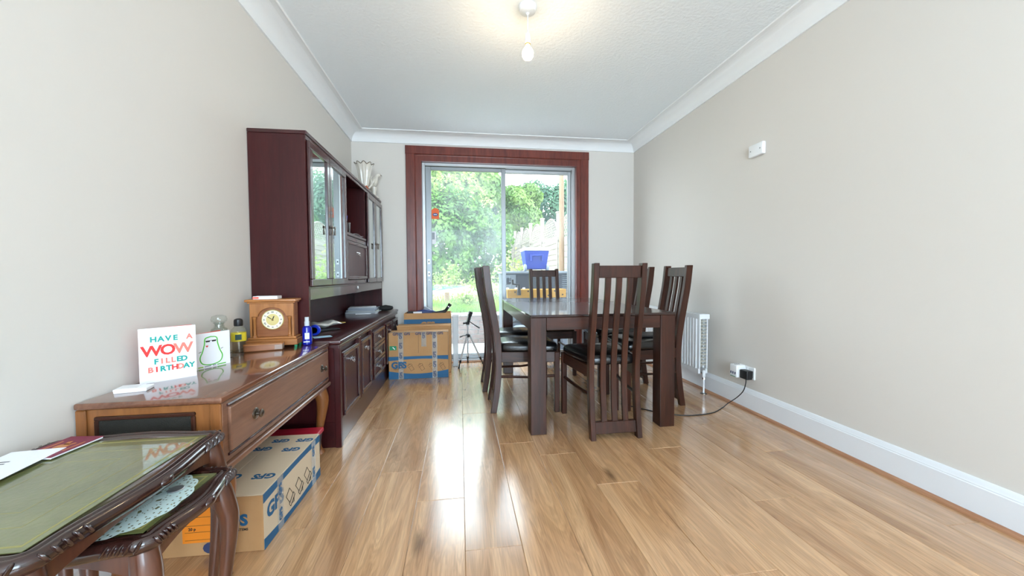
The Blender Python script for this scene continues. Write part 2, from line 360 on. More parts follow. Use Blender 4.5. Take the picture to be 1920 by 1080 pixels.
struct(MB().box(XL, WX0, YF-.15, YF, -.08, ZC+.1).box(WX1, XR, YF-.15, YF, -.08, ZC+.1).box(WX0, WX1, YF-.15, YF, -.08, WZ0).box(WX0, WX1, YF-.15, YF, WZ1, ZC+.1).build('wall_front', 'wall_paint', smooth=False))
w1 = sroot('window_1', (0, YF-.1, 0))
mb = MB()
for x in (WX0+.03, (WX0+WX1)/2, WX1-.03): mb.box(x-.03, x+.03, -.03, .03, WZ0, WZ1)
mb.box(WX0, WX1, -.03, .03, WZ0, WZ0+.06).box(WX0, WX1, -.03, .03, WZ1-.06, WZ1); mb.build('window_frame', 'white_gloss', w1)
for a, b in ((WX0+.06, (WX0+WX1)/2-.03), ((WX0+WX1)/2+.03, WX1-.06)): box('pane', 'clear_glass', w1, a, b, -.004, .004, WZ0+.06, WZ1-.06, 0)
# ceiling with stippled field, plain border, bead and concave cove
ceil = struct(box('ceiling', 'ceiling_paint', None, XL-.1, XR+.1, YF-.1, YD+.1, ZC, ZC+.12, 0))
def loop_sweep(prof, mat, name, parent):   # prof: (inset from wall, z) profile carried round the room
    rs = []
    for d, z in prof: rs.append([(XL+d, YF+d, z), (XR-d, YF+d, z), (XR-d, YD-d, z), (XL+d, YD-d, z)])
    mb = MB(); mb.rings(rs, cap=False); return mb.build(name, mat, parent, smooth=True)
cv = [(0.0, 2.463), (.012, 2.463)] + [(.012+.098*(1-math.cos(a)), 2.468+.087*math.sin(a)) for a in np.linspace(0, PI/2, 9)] + [(.11, 2.5565), (.142, 2.5565), (.142, 2.562)]
loop_sweep(cv, 'cove_paint', 'cove_moulding', ceil)
loop_sweep([(.142, 2.561)] + [(.148+.007*math.cos(a), 2.5575-.007*math.sin(a)) for a in np.linspace(PI, 0, 6)] + [(.155, 2.561)], 'cove_paint', 'ceiling_bead', ceil)
# skirting boards with a timber bead at the floor
skp = [(0, 0), (.02, 0), (.02, .128), (.017, .131), (.017, .136), (.013, .142), (.011, .152), (.006, .159), (0, .159)]
def skirting(name, axis, a, b, wall, sgn):
    o = struct(MB().prism([(wall - sgn*d, z) for d, z in skp], axis, a, b).build(name, 'white_gloss', ang=25))
    q = [(0, 0), (.016, 0)] + [(.016*math.cos(t), .018*math.sin(t)) for t in np.linspace(.3, PI/2, 5)]
    MB().prism([(wall - sgn*(.02+d), z) for d, z in q], axis, a, b).build('bead', 'bead_wood', o)
skirting('baseboard_right', 'y', YF, YD, XR, 1)
skirting('baseboard_left', 'y', YF, 2.26, XL, -1)
skirting('baseboard_front', 'x', XL, XR, YF, -1)
struct(MB().prism([(YD - d, z) for d, z in skp], 'x', 1.53, XR-.02).build('baseboard_back', 'white_gloss'))

# timber surround of the patio door: two stepped jambs and a head
tr = sroot('trim_1', (0, YD, 0))
def jamb_poly(o, i):  # outer x, inner x -> profile in (x, y): architrave proud of the wall, stepped liner going back
    s = 1 if i > o else -1
    return [(o, 0), (o, -.024), (o+s*.006, -.03), (o+s*.094, -.03), (o+s*.10, -.024), (o+s*.10, -.012), (o+s*.108, -.008), (i, -.008), (i, .07), (i-s*.02, .07), (i-s*.02, 0)]
MB().prism(jamb_poly(-.585, -.416), 'z', 0, 2.435).build('jamb', 'door_timber', tr, ang=20)
MB().prism(jamb_poly(1.515, 1.369), 'z', 0, 2.435).build('jamb', 'door_timber', tr, ang=20)
hp = [(z, y) for z, y in [(2.44, 0), (2.44, -.026), (2.434, -.032), (2.352, -.032), (2.346, -.026), (2.346, -.012), (2.338, -.009), (2.277, -.009), (2.277, .07), (2.287, .07), (2.287, 0)]]
MB().prism([(y, z) for z, y in hp], 'x', -.587, 1.517).build('head', 'door_timber', tr, ang=20)
box('threshold', 'bead_wood', tr, -.416, 1.369, -.012, .03, 0, .012, .003)

# aluminium sliding patio door
dr = sroot('door_1', (0, YD, 0))
mb = MB().box(-.416, -.382, .045, .15, .0, 2.277).box(1.335, 1.369, .045, .15, 0, 2.277).box(-.382, 1.335, .045, .15, 2.243, 2.277).box(-.382, 1.335, .045, .15, 0, .03)
mb.build('outer_frame', 'aluminium', dr, .003, 1)
sp = MB().box(-.38, -.318, .06, .095, .03, 2.24).box(.487, .536, .06, .095, .03, 2.24).box(-.318, .487, .062, .093, 2.2, 2.24).box(-.318, .487, .062, .093, .03, .085).build('sliding_panel', 'aluminium_dark', dr, .003, 1)
box('pane', 'door_glass_hazy', sp, -.318, .487, .075, .081, .085, 2.2, 0)
for z in (1.16, 1.02):
    k = box('latch', 'aluminium', sp, -.368, -.338, .053, .06, z-.03, z+.03, .002); MB().cbox((-.352, .052, z), (.012, .004, .018)).build('latch_slot', 'black_plastic', k)
k = MB().lathe([(.012, -.004), (.012, 0)], (-.352, .058, .945), 12, 'y').build('lock_cylinder', 'aluminium', sp); MB().cbox((-.352, .052, .94), (.006, .004, .02)).build('keyhole', 'black_plastic', k)
fp = MB().box(.5, .534, .1, .135, .03, 2.24).box(1.295, 1.333, .1, .135, .03, 2.24).box(.534, 1.295, .1, .135, 2.2, 2.24).box(.534, 1.295, .1, .135, .03, .085).build('fixed_panel', 'aluminium', dr, .003, 1)
box('pane', 'door_glass', fp, .534, 1.295, .115, .121, .085, 2.2, 0)
# stickers on the sliding pane
st = thing('window_sticker', 'orange arched sticker with a blue oval on the glass door', 'sticker', (-.275, YD+.073, 1.71))
MB().prism([(-.042, -.062), (.042, -.062), (.042, .03)] + [(.042*math.cos(a), .03+.032*math.sin(a)) for a in np.linspace(.3, PI-.3, 7)] + [(-.042, .03)], 'y', -.001, .0005).build('backing', 'sticker_orange', st, smooth=False)
MB().prism([(.03*math.cos(a), -.012+.018*math.sin(a)) for a in np.linspace(0, 2*PI, 20)[:-1]], 'y', -.0022, -.001).build('oval', 'sticker_blue', st, smooth=False)
MB().cbox((0, -.0026, -.012), (.036, .0008, .008)).build('stripe', 'paper_white', st, smooth=False)
st = thing('window_sticker', 'white framed grey sticker on the glass door below the orange one', 'sticker', (-.302, YD+.073, 1.435))
MB().cbox((.008, 0, 0), (.046, .001, .145)).build('border', 'paper_white', st, smooth=False); MB().cbox((.002, -.001, .02), (.03, .001, .08)).build('centre', 'magazine_grey', st, smooth=False)

# ================================================================ FIXTURES
# pendant
PX, PY = .405, 2.2
p = thing('pendant_light', 'bare warm bulb hanging on a white flex from the ceiling rose', 'lamp', (PX, PY, ZC))
MB().lathe([(.052, 0), (.052, -.012), (.046, -.03), (.03, -.038), (.012, -.04), (.006, -.05)], n=24).build('ceiling_rose', 'white_plastic', p)
MB().tube([(0, 0, -.04), (.001, 0, -.1), (0, 0, -.165)], .0032).build('flex', 'cord_white', p)
h = MB().lathe([(.004, -.150), (.012, -.156), (.0155, -.17), (.0155, -.182), (.014, -.183), (.017, -.184), (.0175, -.212), (.016, -.214)], n=18).build('lampholder', 'white_plastic', p)
MB().lathe([(.0165, -.212), (.0165, -.217), (.014, -.219)], n=18).build('ring', 'brass', h)
b_ = MB().lathe([(.0125, -.215), (.013, -.226), (.02, -.236), (.03, -.25), (.0345, -.267), (.033, -.282), (.025, -.296), (.012, -.303), (.001, -.305)], n=20).build('bulb', 'bulb_glow', p)
l = bpy.data.lights.new('bulb_light', 'POINT'); l.energy = 4.5; l.color = (1, .78, .52); l.shadow_soft_size = .036
lo = bpy.data.objects.new('bulb_light', l); C.objects.link(lo); lo.parent = p; lo.location = (0, 0, -.345)
# blank plate box high on the right wall
sw = thing('wall_box', 'small white blanking box high on the bare right-hand wall', 'wall box', (XR, 2.405, 1.868))
MB().box(-.028, 0, -.065, .065, -.043, .043).build('cover', 'white_plastic', sw, .008, 3)
for y in (-.042, .042): MB().lathe([(.004, -.0295), (.004, -.028)], (0, y, 0), 8, 'x').build('screw', 'grey_plastic', sw)
# radiator
R0, R1 = 2.875, 3.92
rd = thing('radiator', 'white ribbed double-panel radiator under the bare wall beside the table', 'radiator', (XR, 0, 0))
def rad_panel(xf):
    mb = MB(); n = 26; w = (R1-R0-.04)/n; poly = [(xf+.016, R0)]
    pts = [(xf, R0), (xf, R0+.02)]
    for i in range(n):
        a = R0+.02+i*w; pts += [(xf, a+w*.2), (xf-.007, a+w*.32), (xf-.007, a+w*.78), (xf, a+w*.9)]
    pts += [(xf, R1)]
    rs = [[(x, y, .205) for x, y in pts], [(x, y, .625) for x, y in pts]]
    mb.rings(rs, cap=False, closed=False)
    mb.box(xf-.004, xf+.014, R0, R1, .165, .206).box(xf-.004, xf+.014, R0, R1, .624, .662)
    mb.box(xf+.004, xf+.014, R0, R1, .2, .63)
    return mb
rad_panel(-.118).build('front_panel', 'radiator_white', rd, ang=20); rad_panel(-.052).build('back_panel', 'radiator_white', rd, ang=20)
mb = MB(); n = 40; pts = [(-.104 + (.05 if i % 4 in (1, 2) else 0), R0+.03+(R1-R0-.06)*i/(n*2)) for i in range(n*2+1)]
mb.rings([[(x, y, .21) for x, y in pts], [(x, y, .62) for x, y in pts]], cap=False, closed=False).build('fins', 'radiator_fin', rd, smooth=False)
mb = MB()
for i in range(14): mb.box(-.104, -.052, R0-.002, R0+.012, .235+i*.028, .247+i*.028)
mb.build('end_grille', 'radiator_fin', rd, smooth=False)
MB().box(-.1225, -.03, R0-.012, R0+.018, .622, .664).build('corner_block', 'radiator_white', rd, .004)
v = MB().lathe([(.011, .14), (.013, .146), (.013, .19), (.008, .196)], (-.085, R0-.02, 0), 14).build('valve', 'white_plastic', rd)
MB().lathe([(.0125, .12), (.0125, .138), (.009, .14)], (-.085, R0-.02, 0), 8).build('nut', 'chrome', v)
MB().tube([(-.085, R0-.02, .165), (-.085, R0+.02, .165)], .008).build('union', 'chrome', v)
MB().lathe([(.0075, 0), (.0075, .125)], (-.085, R0-.02, 0), 12).build('pipe', 'white_gloss', rd)
MB().lathe([(.026, 0), (.024, .006), (.01, .008)], (-.085, R0-.02, 0), 16).build('floor_collar', 'antique_metal', rd)
# socket, adaptor, plug with its cord
so = thing('wall_socket', 'white double wall socket just above the skirting board', 'socket', (XR, 2.475, .278))
MB().box(-.012, 0, -.074, .074, -.043, .043).build('face_plate', 'white_plastic', so, .003)
for y in (-.012, .012): MB().cbox((-.0135, y, .026), (.004, .009, .014)).build('rocker', 'white_plastic', so, .001)
ad = thing('usb_adaptor', 'white multi-way plug adaptor with ports pushed into the wall socket', 'adaptor', (XR-.0125, 2.512, .285))
MB().box(-.075, 0, -.033, .04, -.05, .043).build('casing', 'white_plastic', ad, .009, 3)
for i in range(3): MB().cbox((-.0755, -.018+i*.021, -.018), (.002, .009, .017)).build('port', 'print_navy', ad)
for i in range(3): MB().cbox((-.028-.015*i, .004, .0433), (.006, .011, .002)).build('slot', 'print_black', ad)
MB().cbox((-.0755, .004, -.044), (.002, .05, .004)).build('stripe', 'label_green', ad)
pl = thing('power_plug', 'black plug-in charger with thin cable trailing across the floor', 'charger', (XR-.0125, 2.435, .272))
MB().box(-.058, -.012, -.036, .036, -.034, .03).build('charger_body', 'black_plastic', pl, .006, 2)
MB().box(-.014, 0, -.026, .026, -.026, .026).build('plug_base', 'black_plastic', pl, .004, 2)
x0, y0, z0 = XR-.0125, 2.435, .272
cp = [(-.035, 0, -.03), (-.037, 0, -.07), (-.04, .02, -.13), (-.06, .06, -.19), (-.10, .10, -.245), (-.16, .08, z0*-1+.004), (-.30, .0, -z0+.004), (-.48, -.02, -z0+.004), (-.62, .03, -z0+.004), (-.74, .14, -z0+.004), (-.86, .28, -z0+.004)]
MB().tube(spline(cp, 6), .0035, 6).build('cable', 'cord_black', pl)

# ================================================================ DINING TABLE AND CHAIRS
TX0, TX1, TY0, TY1, TZ = .425, 1.385, 2.265, 3.865, .752
tb = thing('dining_table', 'dark walnut dining table with square legs and glossy top', 'table', ((TX0+TX1)/2, (TY0+TY1)/2, 0))
hx, hy = (TX1-TX0)/2, (TY1-TY0)/2
MB().box(-hx, hx, -hy, hy, TZ-.016, TZ).build('table_top', 'table_gloss', tb, .003, 2)
for sx in (-1, 1):
    for sy in (-1, 1):
        MB().box(min(sx*hx, sx*(hx-.102))+.001, max(sx*hx, sx*(hx-.102))-.001, min(sy*hy, sy*(hy-.102))+.001, max(sy*hy, sy*(hy-.102))-.001, 0, TZ-.0165).build('leg', 'walnut_dark', tb, .003, 2)
for s in (-1, 1):
    MB().box(-hx+.103, hx-.103, s*(hy-.013)-.01, s*(hy-.013)+.01, .655, TZ-.017).build('apron', 'walnut_dark_x', tb, .002, 1)
    MB().box(s*(hx-.013)-.01, s*(hx-.013)+.01, -hy+.103, hy-.103, .655, TZ-.017).build('apron', 'walnut_dark_y', tb, .002, 1)

PB = [(0, -.035, .043), (.155, -.012, .046), (.33, .004, .044), (.52, -.004, .048), (.755, -.042, .051), (.909, -.069, .051), (1.067, -.086, .05)]   # z, back edge, depth
prof = spline(PB, 5)
def pz(z):
    for a, b in zip(prof, prof[1:]):
        if a[0] <= z <= b[0]+1e-9: t = (z-a[0])/max(b[0]-a[0], 1e-9); return a[1]+(b[1]-a[1])*t, a[2]+(b[2]-a[2])*t
    return prof[-1][1], prof[-1][2]
def strip(y0, y1, z0, z1, inset, thick=None, n=26):   # curved upright following the back profile
    rs = []
    for i in range(n+1):
        z = z0+(z1-z0)*i/n; b, d = pz(z)
        a, c = b+inset, b+(d-inset if thick is None else inset+thick)
        rs.append([(a, y0, z), (c, y0, z), (c, y1, z), (a, y1, z)])
    return MB().rings(rs)
def make_chair():
    t = thing('dining_chair', 'chair', 'chair', group='dining chairs round the walnut table')
    for s in (-1, 1):
        strip(s*.147-.0165, s*.147+.0165, 0, 1.067, 0).build('back_post', 'walnut_dark', t, .003, 1)
    for k in (-1, 0, 1): strip(k*.068-.0175, k*.068+.0175, .095, .995, .014, .018).build('slat', 'walnut_dark', t, .002, 1)
    strip(-.1305, .1305, .98, 1.052, .011, .024, 4).build('top_rail', 'walnut_dark', t, .003, 1)
    strip(-.1305, .1305, .034, .105, .010, .024, 4).build('bottom_rail', 'walnut_dark', t, .003, 1)
    for s in (-1, 1):
        MB().prism([(.428, s*.196-.018), (.464, s*.196-.018), (.464, s*.196+.018), (.428, s*.196+.018)], 'z', 0, .442).build('leg', 'walnut_dark', t, .003, 1)
        MB().add([(.046, s*.150-.010, .37), (.046, s*.150+.012, .37), (.43, s*.196+.012, .37), (.43, s*.196-.010, .37), (.046, s*.150-.010, .443), (.046, s*.150+.012, .443), (.43, s*.196+.012, .443), (.43, s*.196-.010, .443)], [(0, 3, 2, 1), (4, 5, 6, 7), (0, 1, 5, 4), (1, 2, 6, 5), (2, 3, 7, 6), (3, 0, 4, 7)]).build('seat_rail', 'walnut_dark_x', t, .002, 1)
        MB().tube([(.035, s*.148, .262), (.24, s*.170, .256), (.43, s*.194, .266)], [.013, .011, .013], 8, .8).build('stretcher', 'walnut_dark_x', t)
    MB().box(.436, .458, -.178, .178, .37, .443).build('seat_rail', 'walnut_dark_y', t, .002, 1)
    # cushion
    rs = []; N = 40
    for f, z in ((1.0, .445), (1.02, .455), (1.03, .47), (1.015, .487), (.96, .5), (.85, .507), (.6, .512), (.25, .514), (.02, .5145)):
        ring = []
        for k in range(N):
            a = 2*PI*k/N; c, s = math.cos(a), math.sin(a); e = .28
            u = math.copysign(abs(c)**e, c); w = math.copysign(abs(s)**e, s)
            x = .247+u*f*.215; wy = (.152+.062*(x-.04)/.42)*w*f; ring.append((x, wy, z))
        rs.append(ring)
    MB().rings(rs).build('seat_cushion', 'black_leather', t, ang=80)
    return t
ch0 = make_chair()
spots = [((.93, 2.162), PI/2, 'dark slat-back dining chair at the table end farthest from the glass door'),
         ((.243, 2.84), 0, 'dark slat-back dining chair on the sideboard side, farther from the glass door'),
         ((.213, 3.35), 0, 'dark slat-back dining chair on the sideboard side, nearer the glass door'),
         ((.92, 4.03), -PI/2, 'dark slat-back dining chair at the table end by the glass door'),
         ((1.652, 2.775), PI, 'dark slat-back dining chair on the radiator side, farther from the glass door'),
         ((1.665, 3.36), PI, 'dark slat-back dining chair on the radiator side, nearer the glass door')]
for i, ((x, y), a, lab) in enumerate(spots):
    o = ch0 if i == 0 else copy_tree(ch0)
    o.location = (x, y, 0); o.rotation_euler = (0, 0, a); o['label'] = lab
tag(MB().box(-.13, .13, -.1, .1, 0, .014).build('tablet_sleeve', 'black_plastic', None, .005, 2, loc=(1.44, 2.79, .515)), 'flat black sleeve lying on the radiator-side chair seat', 'sleeve')
o = bpy.data.objects['tablet_sleeve']; MB().box(.09, .128, -.104, -.098, .001, .012).build('tab', 'ink_lime', o)

# ================================================================ WALL UNIT
UY0, UY1 = 2.275, 4.30; FX = -.70; HX = -.855     # base front, hutch front
u = thing('wall_unit', 'tall dark mahogany wall unit with mirrored doors and drawers along the left wall', 'wall unit', (XL+.002, UY0, 0))
L_ = UY1-UY0; bx = FX-XL-.002; hxx = HX-XL-.002
box('plinth', 'mahogany_y', u, 0, bx-.012, .004, L_-.004, 0, .15, .002)
box('base_carcass', 'mahogany', u, 0, bx-.022, 0, L_, .15, .59, .002)
box('side_post', 'mahogany', u, bx-.03, bx+.004, -.004, .03, 0, .585, .003)
wt = MB().box(0, bx+.012, -.006, L_, .605, .63).build('worktop', 'mahogany_y', u, .008, 3)
MB().box(0, bx+.004, -.004, L_, .578, .604).build('moulding', 'mahogany_y', wt, .006, 2)
def handle(parent, x, y, z, w=.045):
    h = MB().lathe([(.012, 0), (.012, .003), (.005, .006), (.005, .012), (.008, .014), (.008, .018), (.003, .02)], (x, y-w*.36, z), 10, 'x').lathe([(.012, 0), (.012, .003), (.005, .006), (.005, .012), (.008, .014), (.008, .018), (.003, .02)], (x, y+w*.36, z), 10, 'x')
    h.tube(spline([(x+.012, y-w*.42, z), (x+.018, y-w*.36, z-.016), (x+.02, y, z-.022), (x+.018, y+w*.36, z-.016), (x+.012, y+w*.42, z)], 4), .0028, 6)
    h.box(x, x+.003, y-w*.4, y+w*.4, z-.005, z+.007)
    return h.build('handle', 'chrome', parent)
def panel_door(name, y0, y1, z0, z1, x, parent=u):
    d = MB().box(x-.02, x, y0, y1, z0, z1).build(name, 'mahogany', parent, .003, 1)
    mb = MB(); e = .026; q = .012
    for a, b, c, dd in ((y0, y1, z1-e, z1), (y0, y1, z0, z0+e), (y0, y0+e, z0+e, z1-e), (y1-e, y1, z0+e, z1-e)): mb.box(x-.001, x+q, a, b, c, dd)
    mb.build('raised_border', 'frame_sheen', d, .005, 2)
    return d
x = bx
for (a, b) in ((.062, .40), (.475, .745)):
    d = panel_door('door', a, b, .165, .545, x); handle(d, x+.001, (a+b)/2, .475)
box('stile', 'mahogany', u, x-.022, x+.006, .41, .438, .15, .578, .003); box('stile', 'mahogany', u, x-.022, x+.006, .442, .466, .15, .578, .003)
for i in range(3):
    z1 = .548-i*.129; d = panel_door('drawer', .84, 1.27, z1-.124, z1, x); handle(d, x+.001, 1.055, z1-.062)
box('stile', 'mahogany', u, x-.022, x+.006, .76, .79, .15, .578, .003)
for a, b in ((1.37, 1.66), (1.70, 1.99)):
    d = panel_door('door', a, b, .165, .545, x); handle(d, x+.001, (a+b)/2, .475)
# hutch
for ya in (0, L_-.022): MB().box(0, hxx-.002, ya, ya+.022, .63, 1.80).build('hutch_side', 'mahogany', u, .002, 1)
box('hutch_back', 'mahogany', u, 0, .012, .022, L_-.022, .63, 1.80, 0)
tp = MB().box(0, hxx+.006, -.004, L_, 1.80, 1.822).build('hutch_top', 'mahogany_y', u, .005, 2)
MB().box(hxx-.012, hxx+.001, .0, L_, 1.775, 1.80).build('cornice_strip', 'frame_sheen', tp, .004, 2)
box('hutch_floor', 'mahogany_y', u, .012, hxx-.003, .022, L_-.022, .92, .94, .002)
box('valance', 'frame_sheen', u, hxx-.022, hxx-.002, .022, L_-.022, .862, .93, .003)
for yy in (.715, 1.345): box('divider', 'mahogany', u, .012, hxx-.004, yy-.011, yy+.011, .94, 1.80, .002)
def glass_door(y0, y1, hinge_gap=True):
    z0, z1, x, e = .942, 1.772, hxx, .042
    d = MB().box(x, x+.018, y0, y1, z0, z0+e).box(x, x+.018, y0, y1, z1-e, z1).box(x, x+.018, y0, y0+e, z0+e, z1-e).box(x, x+.018, y1-e, y1, z0+e, z1-e).build('mirror_door', 'frame_sheen', u, .004, 2)
    box('mirror_pane', 'cabinet_mirror', d, x+.003, x+.008, y0+e, y1-e, z0+e, z1-e, 0)
    return d
d1 = glass_door(.012, .335); d2 = glass_door(.342, .70); d3 = glass_door(1.36, 1.672); d4 = glass_door(1.68, 2.0)
def knob(parent, y, z):
    MB().lathe([(.009, 0), (.009, .003), (.004, .006), (.004, .012), (.009, .017), (.008, .022), (.001, .024)], (hxx+.018, y, z), 10, 'x').tube([(hxx+.034, y, z), (hxx+.036, y, z-.02), (hxx+.034, y, z-.05)], [.003, .004, .006], 6).build('drop_handle', 'antique_metal', parent)
knob(d1, .315, 1.32); knob(d2, .362, 1.32); knob(d3, 1.652, 1.32); knob(d4, 1.70, 1.32)
box('shelf', 'mahogany_y', u, .012, hxx+.004, .727, 1.333, 1.318, 1.342, .004)
box('fall_rail', 'frame_sheen', u, hxx-.018, hxx-.002, .727, 1.333, 1.28, 1.316, .003)
box('fall_rail', 'frame_sheen', u, hxx-.018, hxx-.002, .727, 1.333, .94, .972, .003)
d = panel_door('fall_flap', .732, 1.328, .975, 1.276, hxx); handle(d, hxx+.001, 1.03, 1.19)
MB().lathe([(.011, 0), (.013, .004), (.001, .008)], (hxx-.002, 1.03, .905), 10, 'x').build('lamp_switch', 'white_plastic', u)

# ================================================================ CONSOLE (old radiogram cabinet)
CY0, CY1, CX1, CZ = 1.285, 2.262, -.752, .622
c = thing('console_cabinet', 'brown wooden console with one wide drawer, grille end and cabriole legs', 'console', (XL+.004, CY0, 0))
cl, cw = CY1-CY0, CX1-XL-.004
MB().box(0, cw+.004, -.006, cl, CZ-.022, CZ).build('top', 'console_top', c, .008, 3)
MB().box(.004, cw-.014, .008, cl-.004, .395, CZ-.022).build('body', 'console_side', c, .003, 1)
fr = MB().box(cw-.014, cw-.002, .006, cl-.004, .40, CZ-.023).build('front_frame', 'console_front', c, .003, 1)
dw = MB().box(cw-.004, cw+.008, .035, cl-.035, .432, .578).build('drawer', 'console_front', c, .004, 2)
for y in (.18, .84):
    k = MB().lathe([(.021, .008), (.021, .010), (.017, .013), (.012, .014)], (cw, y, .503), 20, 'x').build('knob', 'antique_metal', dw)
    MB().lathe([(.006, .012), (.006, .022), (.014, .026), (.015, .030), (.010, .034), (.003, .035)], (cw, y, .503), 18, 'x').build('knob_cap', 'antique_metal', k)
for z in (.424, .586): MB().tube([(cw, .03, z), (cw, cl-.03, z)], .0045, 6).build('beading', 'frame_sheen', fr)
MB().box(cw-.02, cw+.01, .002, cl, .375, .398).build('base_moulding', 'console_front', c, .008, 3)
MB().box(0, cw-.02, .006, cl, .375, .395).build('underframe', 'console_side', c, .003, 1)
g0, g1, gz0, gz1 = .062, .315, .415, .565
MB().box(g0, g1, .0025, .0075, gz0, gz1).build('grille_cloth', 'grille_cloth', c, 0, smooth=False)
mb = MB()
for a, b, e, f in ((g0-.012, g1+.012, gz1, gz1+.012), (g0-.012, g1+.012, gz0-.012, gz0), (g0-.012, g0, gz0, gz1), (g1, g1+.012, gz0, gz1)): mb.box(a, b, -.002, .009, e, f)
mb.build('grille_frame', 'walnut_dark_x', c, .003, 1)
for xa, xb in ((.0, .028), (cw-.035, cw-.003)): MB().box(xa, xb, .0, .01, .4, CZ-.023).build('corner_strip', 'console_side', c, .003, 1)
def cabriole(name, parent, x, y, dx, dy, h, r, mat, knee=.6):
    pts = [(x, y, h), (x+dx*.5, y+dy*.5, h*.9), (x+dx, y+dy, h*.76), (x+dx*.55, y+dy*.55, h*.5), (x-dx*.15, y-dy*.15, h*.22), (x-dx*.05, y-dy*.05, h*.08), (x+dx*.35, y+dy*.35, 0)]
    P = spline(pts, 4); rr = spline([(r*1.25,)*2, (r*1.35,)*2, (r*1.2,)*2, (r*.85,)*2, (r*.6,)*2, (r*.62,)*2, (r*.95,)*2], 4)
    return MB().tube(P, [q[0] for q in rr], 16).build(name, mat, parent)
for x, y, dx, dy in ((cw-.045, .055, .022, -.014), (cw-.05, cl-.042, .022, .008), (.05, .055, -.01, -.014), (.05, cl-.06, -.01, .014)):
    cabriole('leg', c, x, y, dx, dy, .385, .027, 'console_side')

